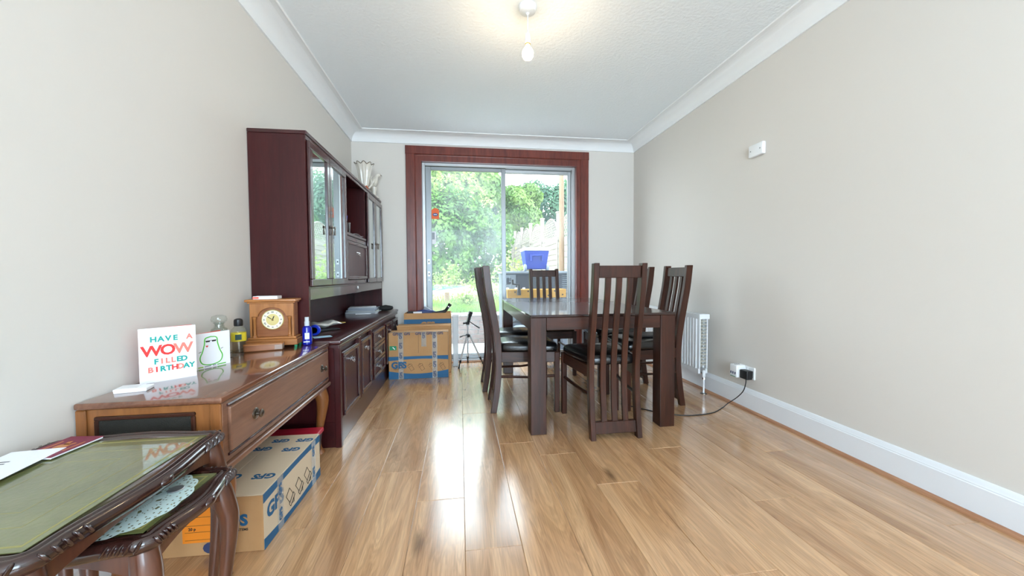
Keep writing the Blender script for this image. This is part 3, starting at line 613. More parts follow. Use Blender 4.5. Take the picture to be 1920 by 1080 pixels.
# ================================================================ NEST OF TABLES
def nest_top(name, label, x0, x1, y0, y1, z, leg_h, group=None):
    cx, cy = (x0+x1)/2, (y0+y1)/2; hx, hy = (x1-x0)/2, (y1-y0)/2
    t = thing(name, label, 'table', (cx, cy, 0), 0, group)
    # shaped outline: serpentine sides, stepped-in rounded corners
    pts = []
    def side(u):   # bulge outward for u in -1..1
        return .012*math.cos(u*PI*1.0)*1.0 - .006 if abs(u) < .8 else -.006 - .010*math.sin((abs(u)-.8)/.2*PI/2)*0 - .006
    n = 28
    def add(fx):
        for i in range(n): pts.append(fx(-1+2*i/n))
    ch = .026
    add(lambda s: (-hx+ch+(2*hx-2*ch)*(s+1)/2, -hy-side(s)))
    add(lambda s: (hx+side(s), -hy+ch+(2*hy-2*ch)*(s+1)/2))
    add(lambda s: (hx-ch-(2*hx-2*ch)*(s+1)/2, hy+side(s)))
    add(lambda s: (-hx-side(s), hy-ch-(2*hy-2*ch)*(s+1)/2))
    # smooth the corners a little
    P = np.array(pts)
    for _ in range(2): P = .25*np.roll(P, 1, 0)+.5*P+.25*np.roll(P, -1, 0)
    T = np.roll(P, -1, 0)-np.roll(P, 1, 0); T /= np.linalg.norm(T, axis=1)[:, None]; Nn = np.stack([T[:, 1], -T[:, 0]], 1)
    def ring(off, zz): Q = P+Nn*off; return [(a, b, zz) for a, b in Q]
    rim = [(-.045, z-.034), (-.012, z-.034), (-.004, z-.03), (.002, z-.022), (.004, z-.014), (.002, z-.006), (-.004, z-.001), (-.009, z+.0005), (-.013, z-.001), (-.014, z-.004), (-.019, z-.004), (-.021, z-.0015), (-.026, z-.0015), (-.03, z-.004), (-.05, z-.004)]
    MB().rings([ring(o, zz) for o, zz in rim], cap=True).build('rim', 'nest_wood', t, ang=60)
    # green leather inset
    a, b = hx-.048, hy-.048
    MB().prism([(-a, -b), (a, -b), (a, b), (-a, b)], 'z', z-.0038, z-.0022).build('leather_inset', 'green_leather', t, smooth=False)
    ins = bpy.data.objects[[o.name for o in t.children if o.name.startswith('leather_inset')][0]] if False else [o for o in bpy.data.objects if o.parent == t and o.name.startswith('leather_inset')][0]
    for q, w in ((.012, .005), (.07, .0014), (.12, .0014) if hx > .16 else (.1, .0012)):
        if a-q < .03 or b-q < .03: continue
        mb = MB()
        for x_0, x_1, y_0, y_1 in ((-a+q, a-q, -b+q, -b+q+w), (-a+q, a-q, b-q-w, b-q), (-a+q, -a+q+w, -b+q+w, b-q-w), (a-q-w, a-q, -b+q+w, b-q-w)): mb.box(x_0, x_1, y_0, y_1, z-.0024, z-.0020)
        mb.build('gilt_line', 'gilt', ins, smooth=False)
    # carved gadroons at the corners of the rim
    mb = MB()
    N_ = len(P)
    for side_i in range(4):
        for k in (1, 2, 3, 4, 5, 23, 24, 25, 26, 27):
            i = (side_i*n+k) % N_; p = P[i]+Nn[i]*.001; a_ = math.atan2(Nn[i][1], Nn[i][0])
            e = MB().ell((0, 0, 0), (.009, .0042, .013), 8, 6); sk = .5 if k < 12 else -.5
            R = Matrix.Rotation(a_, 3, 'Z') @ Matrix.Rotation(sk, 3, 'X'); e.rot(R, (p[0], p[1], z-.013)); mb.add(e.v, e.f)
        i = side_i*n+n//2; p = P[i]+Nn[i]*.002; e = MB().ell((0, 0, 0), (.008, .02, .011), 10, 6); e.rot(Matrix.Rotation(math.atan2(Nn[i][1], Nn[i][0]), 3, 'Z'), (p[0], p[1], z-.013)); mb.add(e.v, e.f)
    o = mb.build('rim_carving', 'nest_wood', t, ang=70); o['kind'] = 'stuff'
    # shaped apron boards (arched underside) on the ends and back, legs
    def arch(L0, L1, zt, d): return [(L0, zt), (L1, zt), (L1, zt-d)] + [(L1+(L0-L1)*k/10, zt-d+(d-.022)*math.sin(PI*k/10)**.7) for k in range(1, 10)] + [(L0, zt-d)]
    for s in (-1, 1): MB().prism(arch(-hx+.05, hx-.05, z-.034, .07), 'y', s*(hy-.045)-.008, s*(hy-.045)+.008).build('apron', 'nest_leg', t, .002, 1)
    MB().prism(arch(-hy+.05, hy-.05, z-.034, .07), 'x', -hx+.036, -hx+.05).build('apron', 'nest_leg', t, .002, 1)
    MB().prism(arch(-hy+.05, hy-.05, z-.034, .045), 'x', hx-.045, hx-.032).build('apron', 'nest_leg', t, .002, 1)
    for sx in (-1, 1):
        for sy in (-1, 1): cabriole('leg', t, sx*(hx-.045), sy*(hy-.045), sx*.016, sy*.012, z-.036, .019, 'nest_leg')
    return t
BZ, SZ = .555, .480
nest_top('nest_table', 'larger green leather topped nest table with papers lying on it', -1.125, -.668, .655, 1.205, BZ, BZ)
nest_top('nest_table', 'smaller green leather topped nest table pulled out beneath the larger one', -1.0, -.602, .80, 1.13, SZ, SZ)
# lace doily with holes
mb = MB(); nr, na = 26, 144; R0_ = .105; vs = []
for i in range(nr+1):
    for j in range(na):
        a = 2*PI*j/na; r = R0_*(i/nr)*(1+(.07*abs(math.sin(a*6)) if i > nr-6 else 0)); vs.append((r*math.cos(a)*.8, r*math.sin(a)*1.15, 0))
fs = []
rnd = random.Random(3)
for i in range(nr):
    for j in range(na):
        hole = (i in (8, 9, 10) and (j % 24) in (4, 5, 6, 7)) or (i in (15, 16) and (j % 24) in (16, 17, 18)) or (i in (5, 12, 19, 22, 24) and (j+i) % 4 == 0) or (i in (14, 21) and j % 6 == 3)
        if not hole: fs.append((i*na+j, i*na+(j+1) % na, (i+1)*na+(j+1) % na, (i+1)*na+j))
dl = thing('lace_doily', 'white lace doily lying on the smaller nest table', 'doily', (-.735, .955, SZ-.0015))
MB().add(vs, fs).build('lace', 'lace', dl, smooth=False)
cn = tag(MB().lathe([(.016, 0), (.017, .002), (.015, .0035), (.012, .0028), (.001, .0028)], n=24).build('coaster', 'aluminium', None, loc=(-.695, 1.005, SZ)), 'small round grey metal disc lying on the lace doily', 'disc')
# passport and envelope
pp = thing('passport', 'maroon passport booklet with a worn gold crest on the larger nest table', 'passport', (-1.035, 1.115, BZ+.0008), math.radians(-6))
MB().box(-.061, .061, -.043+.0, .043+.0, 0, .0045).build('pages', 'paper_white', pp, .001, 1)
cv_ = MB().box(-.0625, .0625, -.044, .044, .0045, .0056).build('cover', 'passport_cover', pp, .0004, 1)
mb = MB().lathe([(.016, .0056), (.016, .006)], n=16)
for s in (-1, 1): mb.obox((s*.019, .004, .0058), (.022, .010, .0004), (0, 0, s*.4)).obox((s*.014, -.012, .0058), (.014, .006, .0004), (0, 0, -s*.4))
mb.box(-.03, .03, .026, .031, .0056, .006).box(-.026, .026, -.034, -.030, .0056, .006)
mb.build('crest', 'passport_gold', cv_, smooth=False)
pp.rotation_euler = (0, 0, math.radians(84))
ev = thing('envelope', 'white envelope lying over the maroon passport corner', 'envelope', (-1.058, .99, BZ+.0062), math.radians(96))
MB().box(-.11, .11, -.055, .055, 0, .0012).build('sheet', 'paper_white', ev, smooth=False)
for k in range(3): MB().box(.05-.012*k-.004, .05-.012*k+.0, .008, .045-.006*k, .0012, .0014).build('address_line', 'print_black', ev, smooth=False)

# ================================================================ THINGS ON THE CONSOLE
def card(name, label, pos, ang, w, h, mat_in, open_ang):
    t = thing(name, label, 'card', pos, ang)     # local +x along the card, faces -y
    MB().box(0, w, -.0006, .0006, 0, h).build('front_leaf', 'paper_white', t, smooth=False)
    e = MB().box(0, w, -.0006, .0006, 0, h*.995); e.rot(Matrix.Rotation(open_ang, 3, 'Z')); e.build('back_leaf', mat_in, t, smooth=False)
    return t
a1 = math.atan2(1.585-1.475, .112); w1_ = .158
c1 = card('birthday_card', 'white birthday card with teal and red lettering on the console', (-1.122, 1.475, CZ), a1, w1_, .196, 'card_coral', .22)
rows = [(.154, .026, [('H', 'ink_teal'), ('A', 'ink_teal'), ('V', 'ink_teal'), ('E', 'ink_teal'), (' ', ''), ('A', 'ink_coral')], .033, .020), (.112, .052, [('W', 'ink_red'), ('O', 'ink_red'), ('W', 'ink_coral')], .02, .044),
        (.073, .026, [('F', 'ink_teal'), ('I', 'ink_coral'), ('L', 'ink_coral'), ('L', 'ink_coral'), ('E', 'ink_teal'), ('D', 'ink_teal')], .04, .0155), (.045, .026, [('B', 'ink_coral'), ('I', 'ink_red'), ('R', 'ink_teal'), ('T', 'ink_teal'), ('H', 'ink_red'), ('D', 'ink_coral'), ('A', 'ink_teal'), ('Y', 'ink_teal')], .024, .0165)]
for z, sz, chars, xs, adv in rows:
    for i, (chh, mm) in enumerate(chars):
        if chh == ' ': continue
        text('letter', chh, sz, mm, c1, frame_M((xs+adv*(i+.3), -.0009, z), (1, 0, 0), (0, 0, 1)), bold=.0016 if sz > .04 else .001)
a2 = math.atan2(1.81-1.665, .07)
c2 = card('greeting_card', 'white card with a green avocado drawing beside the birthday card', (-1.078, 1.66, CZ), a2, .155, .145, 'card_coral', .3)
av = spline([(.078, .128), (.056, .122), (.052, .098), (.044, .068), (.034, .042), (.044, .018), (.078, .010), (.112, .018), (.122, .042), (.112, .068), (.104, .098), (.100, .122), (.078, .128)], 4)
MB().tube([(x_, -.0008, z_) for x_, z_ in av], .0022, 6).build('avocado_outline', 'ink_green', c2)
MB().box(.058, .074, -.0012, -.0006, .106, .112).box(.082, .098, -.0012, -.0006, .106, .112).box(.056, .1, -.0012, -.0006, .111, .1125).build('sunglasses', 'print_black', c2, smooth=False)
MB().prism([(.062, .084), (.057, .09), (.059, .093), (.062, .0905), (.065, .093), (.067, .09)], 'y', -.0012, -.0006).build('heart', 'ink_red', c2, smooth=False)
MB().tube([(.04, -.0008, .07), (.03, -.0008, .066)], .001, 4).tube([(.116, -.0008, .07), (.126, -.0008, .074)], .001, 4).build('arms', 'print_black', c2)
for x_, w_, mm in ((.01, .012, 'ink_green'), (.026, .02, 'ink_lime'), (.05, .026, 'magazine_grey'), (.082, .014, 'magazine_grey'), (.1, .036, 'ink_green')): MB().box(x_, x_+w_, -.0010, -.0006, .003, .0075).build('printed_word', mm, c2, smooth=False)
wb = tag(MB().box(-.042, .042, -.028, .028, 0, .012).build('card_box', 'paper_white', None, .002, 1, loc=(-1.085, 1.405, CZ)), 'small flat white box on the near end of the console', 'box')
wb.rotation_euler = (0, 0, .25); MB().box(-.0425, .02, -.0285, .0285, .0075, .0145).build('lid', 'white_plastic', wb, .0015, 1)
# apothecary jar
j = thing('glass_jar', 'clear glass apothecary jar with stopper standing against the wall', 'jar', (-1.112, 1.905, CZ))
MB().lathe([(.034, 0), (.036, .006), (.036, .12), (.03, .138), (.02, .146), (.018, .16), (.024, .166), (.022, .167), (.015, .158), (.017, .143), (.028, .134), (.033, .118), (.033, .008), (.001, .006)], n=24).build('jar_body', 'clear_glass', j)
MB().lathe([(.014, .15), (.017, .168), (.029, .172), (.031, .182), (.027, .196), (.012, .202), (.001, .203)], n=20).build('stopper', 'clear_glass', j)
MB().lathe([(.0315, .009), (.0315, .1), (.001, .102)], n=18).build('contents', 'clear_glass', j)
bt = thing('oil_bottle', 'clear bottle with black cap and yellow and green label', 'bottle', (-1.103, 2.04, CZ))
MB().lathe([(.029, 0), (.0315, .004), (.0315, .105), (.029, .118), (.017, .13), (.014, .134), (.014, .14)], n=22).build('bottle_body', 'clear_glass', bt)
MB().lathe([(.028, .003), (.028, .075), (.001, .076)], n=18).build('liquid', 'amber_fluid', bt)
MB().lathe([(.0185, .133), (.0195, .137), (.0195, .158), (.017, .166), (.008, .17), (.001, .1705)], n=18).build('cap', 'black_plastic', bt)
lb = MB().lathe([(.0318, .058), (.0322, .0582), (.0322, .1), (.0318, .1002)], n=22).build('label_band', 'label_yellow', bt)
MB().obox((.014, -.0292, .08), (.026, .004, .026), (0, 0, .45)).build('label_patch', 'label_dkgreen', lb)
sl = tag(MB().lathe([(.012, 0), (.021, .004), (.023, .014), (.018, .02), (.01, .023), (.013, .03), (.008, .034), (.001, .035)], n=18).build('glass_stopper', 'clear_glass', None, loc=(-1.075, 1.915, CZ)), 'small loose glass stopper beside the oil bottle', 'stopper')
# mantel clock
k = thing('mantel_clock', 'light wooden mantel clock with arched front and round cream dial', 'clock', (-1.006, 2.195, CZ), math.radians(7))
kw, kd = .122, .05
for s in (-1, 1):
    for s2 in (-1, 1): MB().lathe([(.008, 0), (.008, .009)], (s*(kw-.01), s2*(kd-.012), 0), 10).build('foot', 'label_green', k)
MB().box(-kw, kw, -kd, kd, .009, .042).build('base', 'honey_wood', k, .003, 1)
MB().box(-kw+.006, kw-.006, -kd+.006, kd, .042, .055).build('base_step', 'honey_wood', k, .005, 2)
# arched facade with a recessed dial board
aw, ah = .0767, .056
arc = [(aw*.86*math.cos(t_), .165+ah*.86*math.sin(t_)) for t_ in np.linspace(0, PI, 15)]
poly = [(-.104, .055), (-.104, .236), (.104, .236), (.104, .055), (.094, .055), (.094, .165)] + arc + [(-.094, .165), (-.094, .055)]
MB().prism(poly, 'y', -kd+.012, -kd+.026).build('arched_front', 'honey_wood_z', k, .0015, 1)
MB().box(-.104, .104, -kd+.027, kd-.006, .055, .236).build('case', 'box_wood', k, .002, 1)
for s in (-1, 1): MB().lathe([(.011, .055), (.011, .062), (.007, .066), (.0065, .15), (.0105, .156), (.0105, .164)], (s*.083, -kd+.017, 0), 14).build('column', 'honey_wood_z', k)
MB().box(-.112, .112, -kd+.004, kd-.002, .236, .244).build('frieze', 'honey_wood', k, .002, 1)
MB().box(-.122, .122, -kd-.006, kd, .244, .258).build('cornice', 'honey_wood', k, .005, 3)
dz, dy = .147, -kd+.027
dlp = MB().lathe([(.054, 0), (.054, -.004), (.051, -.007), (.0495, -.004)], (0, dy, dz), 32, 'y').build('bezel', 'dial_gold', k)
di = MB().lathe([(.05, -.003), (.05, -.0045)], (0, dy, dz), 32, 'y').build('dial', 'dial_cream', k)
MB().lathe([(.031, -.0044), (.031, -.0051)], (0, dy, dz), 28, 'y').build('dial_centre', 'dial_gold', di)
for i, nn in enumerate(['XII', 'I', 'II', 'III', 'IIII', 'V', 'VI', 'VII', 'VIII', 'IX', 'X', 'XI']):
    t_ = PI/2-i*PI/6; rx, rz = math.cos(t_), math.sin(t_)
    text('numeral', nn, .0105, 'print_black', di, frame_M((.0405*rx, dy-.0047, dz+.0405*rz), (rz, 0, -rx), (rx, 0, rz)), bold=.0002)
for ang, ln, wd in ((-54, .037, .0032), (22, .024, .005)):
    t_ = math.radians(90-ang); d_ = Vector((math.cos(t_), 0, math.sin(t_))); n_ = Vector((-d_.z, 0, d_.x)); y_ = dy-.0065
    a_ = [d_*-.006+n_*wd*.4, d_*ln*.7+n_*wd*.5, d_*ln, d_*ln*.7-n_*wd*.5, d_*-.006-n_*wd*.4]
    MB().prism([(q.x, q.z+dz) for q in a_], 'y', y_-.0008, y_).build('hand', 'print_black', k, smooth=False)
MB().lathe([(.004, 0), (.003, -.003)], (0, dy-.006, dz), 10, 'y').build('hand_boss', 'brass', k)
pk = tag(MB().box(-.058, .058, -.035, .035, 0, .016).build('playing_card_box', 'paper_white', None, .0015, 1, loc=(-1.035, 2.19, CZ+.258)), 'flat white and red box lying on top of the mantel clock', 'box')
pk.rotation_euler = (0, 0, .12); MB().box(-.0586, -.03, -.0356, .0356, .003, .013).build('red_end', 'card_coral', pk, smooth=False)
wx = thing('wooden_case', 'small wooden slide-lid case lying at the foot of the clock', 'case', (-1.005, 2.078, CZ), math.radians(14))
MB().box(-.085, .085, -.024, .024, 0, .034).build('case_body', 'box_wood', wx, .003, 2); MB().box(-.086, .086, -.025, .025, .028, .036).build('lid', 'honey_wood', wx, .002, 1); MB().box(.05, .086, -.0256, .0256, .004, .0275).build('end_label', 'tape_clear', wx, .001, 1)
# blue spray bottle
sb = thing('spray_bottle', 'small cobalt blue spray bottle with a clear cap on the console', 'bottle', (-.848, 2.215, CZ))
MB().lathe([(.021, 0), (.0245, .003), (.0245, .085), (.021, .098), (.012, .104), (.011, .108)], n=20).build('bottle_body', 'bottle_blue', sb)
MB().lathe([(.0125, .104), (.0125, .128), (.0105, .13), (.0105, .152), (.001, .153)], n=16).build('spray_cap', 'plastic_translucent', sb)
MB().obox((.008, -.0236, .05), (.022, .003, .034), (0, 0, .3)).build('barcode_label', 'label_white', sb); MB().obox((.006, -.0238, .018), (.03, .003, .005), (0, 0, .3)).build('label_stripe', 'label_white', sb)

# ================================================================ THINGS ON THE WALL UNIT
WZ = .63
pkt = thing('snack_packet', 'crumpled silver and gold foil packet on the wall unit worktop', 'packet', (-.93, 2.72, WZ+.042), math.radians(52))
rs = []
for i in range(13):
    u_ = -1+2*i/12; th = .018*(1-abs(u_)**4)+.0015; w_ = .05+.004*math.sin(i*2.1)
    rs.append([(u_*.115, w_*math.cos(a), th*math.sin(a)*(1+.2*math.sin(i*1.7+a*3)) + .006*math.sin(i*.9)) for a in np.linspace(0, 2*PI, 15)[:-1]])
MB().rings(rs).build('packet_body', 'foil_silver', pkt)
for s in (-1, 1): MB().box(min(s*.108, s*.13), max(s*.108, s*.13), -.052, .052, -.002, .003).build('crimped_end', 'foil_gold', pkt, .001, 1)
tr_ = thing('black_tray', 'flat black phone case lying under the foil packet', 'phone case', (-.915, 2.69, WZ), math.radians(50))
MB().box(-.085, .085, -.045, .045, 0, .011).build('case_body', 'black_plastic', tr_, .005, 2); MB().box(-.08, .08, -.04, .04, .011, .0125).build('case_lid', 'charcoal_plastic', tr_, .002, 1)
tp_ = tag(MB().lathe([(.02, -.011), (.032, -.011), (.034, -.008), (.034, .008), (.032, .011), (.02, .011), (.019, .008), (.019, -.008), (.02, -.011)], n=24, axis='y').build('tape_roll', 'marker_blue', None, loc=(-.905, 2.48, WZ+.0342)), 'blue roll of tape standing behind the spray bottle', 'tape')
tag(MB().box(-.05, .05, -.035, .035, 0, .0008).build('note_paper', 'paper_blue', None, smooth=False, loc=(-.84, 2.42, WZ+.0004)), 'pale blue slip of paper on the wall unit worktop', 'paper').rotation_euler = (0, 0, .5)
zz = WZ
for i, (mm, w_, d_, th, rz, lab) in enumerate([('paper_white', .3, .21, .006, .1, 'white magazine at the bottom of the stack on the worktop'), ('magazine_grey', .29, .21, .008, -.12, 'grey magazine second from the bottom of the worktop stack'),
        ('paper_cream', .28, .2, .006, .18, 'cream leaflet in the middle of the worktop magazine stack'), ('magazine_dark', .28, .2, .012, 0, 'thick dark magazine in the worktop stack'), ('magazine_blue', .27, .2, .012, .14, 'blue covered magazine near the top of the worktop stack'), ('magazine_grey', .26, .19, .009, -.06, 'grey glossy magazine below the top white one'), ('paper_white', .25, .19, .005, .2, 'white brochure on top of the worktop magazine stack')]):
    g = thing('magazine', lab, 'magazine', (-.985+.006*(i % 3), 3.98+.008*(i % 2), zz), rz, 'magazines stacked on the worktop')
    MB().box(-w_/2+.002, w_/2-.002, -d_/2+.002, d_/2-.002, .001, th-.001).build('pages', 'page_edge', g, smooth=False)
    MB().box(-w_/2, w_/2, -d_/2, d_/2, th-.001, th).box(-w_/2, w_/2, -d_/2, d_/2, 0, .001).box(-w_/2, -w_/2+.002, -d_/2, d_/2, .001, th-.001).build('cover', mm, g, smooth=False)
    zz += th
po = thing('zip_pouch', 'soft black zipped pouch at the far end of the worktop', 'pouch', (-.79, 4.12, WZ+.0), .2)
MB().ell((0, 0, .03), (.08, .045, .03), 16, 10).build('pouch_body', 'black_rubber', po); MB().tube([(-.075, 0, .045), (0, 0, .0615), (.075, 0, .045)], .0025, 6).build('zip', 'charcoal_plastic', po)
pe = tag(MB().tube([(0, 0, .005), (.13, .02, .005), (.14, .0215, .005)], [.005, .005, .001], 8).build('pen', 'paper_white', None, loc=(-1.0, 3.76, WZ)), 'white pen lying before the magazine stack', 'pen')
# niche
ps = thing('pen_pot', 'clear pen pot standing on the open shelf of the wall unit', 'pot', (-.90, 3.16, 1.342))
MB().lathe([(.03, 0), (.032, .003), (.036, .085), (.034, .085), (.03, .006), (.001, .005)], n=18).build('pot_body', 'clear_glass', ps)
tag(MB().tube([(0, 0, .008), (.0, .02, .10), (0, .022, .106)], [.009, .009, .006], 10).tube([(0, .021, .104), (0, .031, .145)], .010, 10).build('marker_pen', 'marker_blue', None, loc=(-.905, 3.158, 1.342)), 'blue marker standing in the clear pen pot', 'marker')
tag(MB().tube([(0, 0, .007), (-.01, -.024, .15), (-.012, -.03, .19)], .0035, 6).build('pencil', 'paper_cream', None, loc=(-.895, 3.165, 1.342)), 'pale pencil leaning in the clear pen pot', 'pencil')
sh = MB(); P_ = [(x_, y_, .004+.012*abs(math.sin(y_*14))) for y_ in np.linspace(0, .3, 13) for x_ in (-.12, .005)]
sh.add(P_+[(a, b, c_+.0012) for a, b, c_ in P_], [(2*i, 2*i+1, 2*i+3, 2*i+2) for i in range(12)]+[(26+2*i, 26+2*i+2, 26+2*i+3, 26+2*i+1) for i in range(12)]+[(2*i+1, 27+2*i, 29+2*i, 2*i+3) for i in range(12)]+[(2*i, 2*i+2, 28+2*i, 26+2*i) for i in range(12)])
tag(sh.build('loose_papers', 'paper_white', None, loc=(-.865, 3.24, 1.341)), 'wavy white paper lying on the open shelf of the wall unit', 'paper')
# porcelain on top
vz = 1.822
va = thing('porcelain_vase', 'cream fluted porcelain vase with dark frilled rim on top of the wall unit', 'vase', (-.945, 3.98, vz))
prf = [(.05, 0), (.052, .012), (.03, .03), (.026, .06), (.036, .10), (.048, .16), (.058, .22), (.072, .27), (.086, .30)]
rs = [[((r*(1+.10*math.cos(a*9)*min(1, h_/.1))*math.cos(a)), (r*(1+.10*math.cos(a*9)*min(1, h_/.1))*math.sin(a)), h_+(.01*math.cos(a*9) if h_ > .25 else 0)) for a in np.linspace(0, 2*PI, 55)[:-1]] for r, h_ in prf]
rs += [[(x_*.93, y_*.93, z_-.004) for x_, y_, z_ in rs[-1]], [(x_*.8, y_*.8, z_-.002) for x_, y_, z_ in rs[-2]], [(x_*.5, y_*.5, .1) for x_, y_, z_ in rs[-4]]]
MB().rings(rs).build('vase_body', 'porcelain', va, ang=60)
MB().tube([(q[0]*1.0, q[1]*1.0, q[2]+.001) for q in rs[8]]+[rs[8][0]], .0042, 6).build('frilled_rim', 'porcelain_dark', va)
for s in (-1, 1): MB().tube(spline([(s*.03, -.01, .05), (s*.07, -.012, .1), (s*.062, -.012, .16), (s*.078, -.012, .185)], 4), [.009]*5+[.007]*5+[.004]*3, 8).build('handle', 'porcelain', va)
fl = MB()
for q in range(6): fl.ell((.02+.02*math.cos(q*1.05), -.05, .05+.02*math.sin(q*1.05)), (.012, .008, .012), 8, 6)
fl.build('applied_flower', 'flower_orange', va)
fg = thing('porcelain_figurine', 'white porcelain bird figurine on top of the wall unit beside the vase', 'figurine', (-.895, 4.17, vz))
MB().lathe([(.05, 0), (.052, .008), (.04, .02), (.022, .035), (.02, .07), (.028, .1), (.03, .12), (.001, .14)], n=20).build('stem', 'porcelain', fg)
bd = MB().tube(spline([(-.06, 0, .10), (-.035, 0, .13), (.0, 0, .165), (.02, 0, .205), (.03, 0, .235), (.045, 0, .25)], 4), [q[0] for q in spline([(.006, 0), (.024, 0), (.036, 0), (.026, 0), (.02, 0), (.019, 0)], 4)], 12).ell((.05, 0, .25), (.022, .019, .02), 12, 8)
bd.build('bird_body', 'porcelain', fg, ang=80)
MB().tube([(.066, 0, .248), (.085, 0, .238)], [.007, .001], 8).build('beak', 'porcelain_dark', fg)
for s in (-1, 1): MB().ell((0, 0, 0), (.05, .008, .026), 12, 8).rot(Matrix.Rotation(-.7, 3, 'Y'), (-.02, s*.033, .165)).build('wing', 'porcelain', fg)

# ================================================================ CARDBOARD BOXES AND FLOOR THINGS
def band(parent, name, mat, P, f0, f1, n=14):
    """strip between two curves f0(u), f1(u) on a face; P(u, v, lift) maps to local space"""
    v = []; f = []
    for i in range(n+1):
        u_ = i/n; v += [P(u_, f0(u_), .0012), P(u_, f1(u_), .0012), P(u_, f0(u_), .0001), P(u_, f1(u_), .0001)]
    for i in range(n):
        a = 4*i; f += [(a, a+4, a+5, a+1), (a+2, a+3, a+7, a+6), (a, a+2, a+6, a+4), (a+1, a+5, a+7, a+3)]
    f += [(0, 1, 3, 2), (4*n, 4*n+2, 4*n+3, 4*n+1)]
    return MB().add(v, f).build(name, mat, parent, smooth=False)
def picto(parent, M, s):
    """outline drawing of a pipe fitting"""
    for k, pts in enumerate(([(-.5, -.3), (.3, -.3), (.3, .3), (-.5, .3), (-.5, -.3)], [(.3, -.4), (.62, -.4), (.62, .4), (.3, .4), (.3, -.4)], [(.62, .2), (.85, 0), (.62, -.2)])):
        MB().tube([tuple(M @ Vector((a*s, b*s, .0012))) for a, b in pts], .0012, 4).build('pictogram', 'print_black', parent, smooth=False)
# --- long carton under the console: +x face is the printed side, -y face the end
g = thing('cardboard_carton', 'long pale cardboard carton with blue bands pushed under the console', 'carton', (-.72, 1.448, 0), math.radians(-1.2))
bw, bl, bh = .37, .52, .208
MB().box(-bw, 0, 0, bl, 0, bh).build('carton_body', 'cardboard', g, .003, 1)
for a, b in ((-bw, -bw/2-.001), (-bw/2+.001, 0)): MB().box(a, b, -.004, bl+.002, bh, bh+.004).build('top_flap', 'cardboard_pale', g, .001, 1)
side = lambda u_, v_, l_: (l_, u_*bl, v_*bh)
sd = MB().box(.0001, .0008, .001, bl-.001, .001, bh+.003).build('side_liner', 'cardboard_pale', g, smooth=False)
def side(u_, v_, l_): return (.0008+l_, u_*bl, v_*bh)
band(sd, 'printed_band', 'print_blue', side, lambda q: .84+.05*math.sin(q*PI), lambda q: 1.0)
band(sd, 'printed_band', 'print_blue', side, lambda q: 0.01, lambda q: .2-.09*math.sin(q*PI))
text('lettering', 'GFS', .075, 'print_blue', sd, frame_M((.0018, .085, .125), (0, 1, 0), (0, 0, 1)), bold=.003)
for i in range(3): picto(sd, frame_M((.0012, .20+.085*i, .085), (0, .6, -.8), (0, .8, .6)), .062)
for y_ in (.1, .42): MB().box(.0018, .0026, y_, y_+.045, .0, bh+.003).build('tape_strip', 'tape_clear', sd, smooth=False)
for y_ in (.122, .442):
    for q in range(2): text('tape_print', 'GFS', .03, 'print_blue', sd, frame_M((.0028, y_, .06+.1*q), (0, 0, 1), (0, -1, 0)), bold=.0008)
for (x_, y_, sz) in ((-.06, .13, .05), (-.19, .14, .05), (-.31, .13, .05), (-.06, .36, .045), (-.19, .38, .045), (-.04, .455, .045), (-.15, .46, .045)):
    text('top_lettering', 'GFS', sz, 'print_blue', g, frame_M((x_, y_, bh+.0043), (-1, 0, 0), (0, -1, 0)), bold=.002)
text('end_lettering', 'GFS', .056, 'print_blue', g, frame_M((-.10, -.0006, .118), (1, 0, 0), (0, 0, 1)), bold=.0025)
text('end_lettering', 'D FLEX SYSTEMS', .0125, 'print_black', g, frame_M((-.098, -.0006, .085), (1, 0, 0), (0, 0, 1)), bold=.0002)
lb = MB().box(-.27, -.155, -.0012, -.0002, .05, .19).build('address_label', 'label_orange', g, smooth=False)
text('label_print', 'bs', .026, 'print_black', lb, frame_M((-.165, -.0016, .165), (1, 0, 0), (0, 0, 1)), bold=.0006)
text('label_print', '20 p', .014, 'print_black', lb, frame_M((-.238, -.0016, .1), (1, 0, 0), (0, 0, 1)), bold=.0004)
for x0_, x1_, z_ in ((-.262, -.17, .112), (-.262, -.17, .088), (-.262, -.17, .06), (-.262, -.17, .142)): MB().box(x0_, x1_, -.0016, -.001, z_, z_+.0012).build('label_rule', 'print_black', lb, smooth=False)
MB().ell((-.175, -.001, .028), (.03, .0012, .022), 12, 6).build('printed_blot', 'print_navy', g)
# red topped storage box behind it
rb = thing('storage_box', 'dark grey plastic box with a red lid beside the pale carton', 'box', (-.90, 2.0, 0), 0)
MB().add([(-.1, 0, 0), (.15, 0, 0), (.15, .17, 0), (-.1, .17, 0), (-.1, -.0, .145), (.165, -.0, .145), (.165, .178, .145), (-.1, .178, .145)], [(0, 3, 2, 1), (4, 5, 6, 7), (0, 1, 5, 4), (1, 2, 6, 5), (2, 3, 7, 6), (3, 0, 4, 7)]).build('tub', 'charcoal_plastic', rb, .012, 3)
MB().box(-.105, .172, -.003, .182, .146, .172).build('lid', 'red_plastic', rb, .009, 3)
rb.location = (-.925, 1.985, 0)
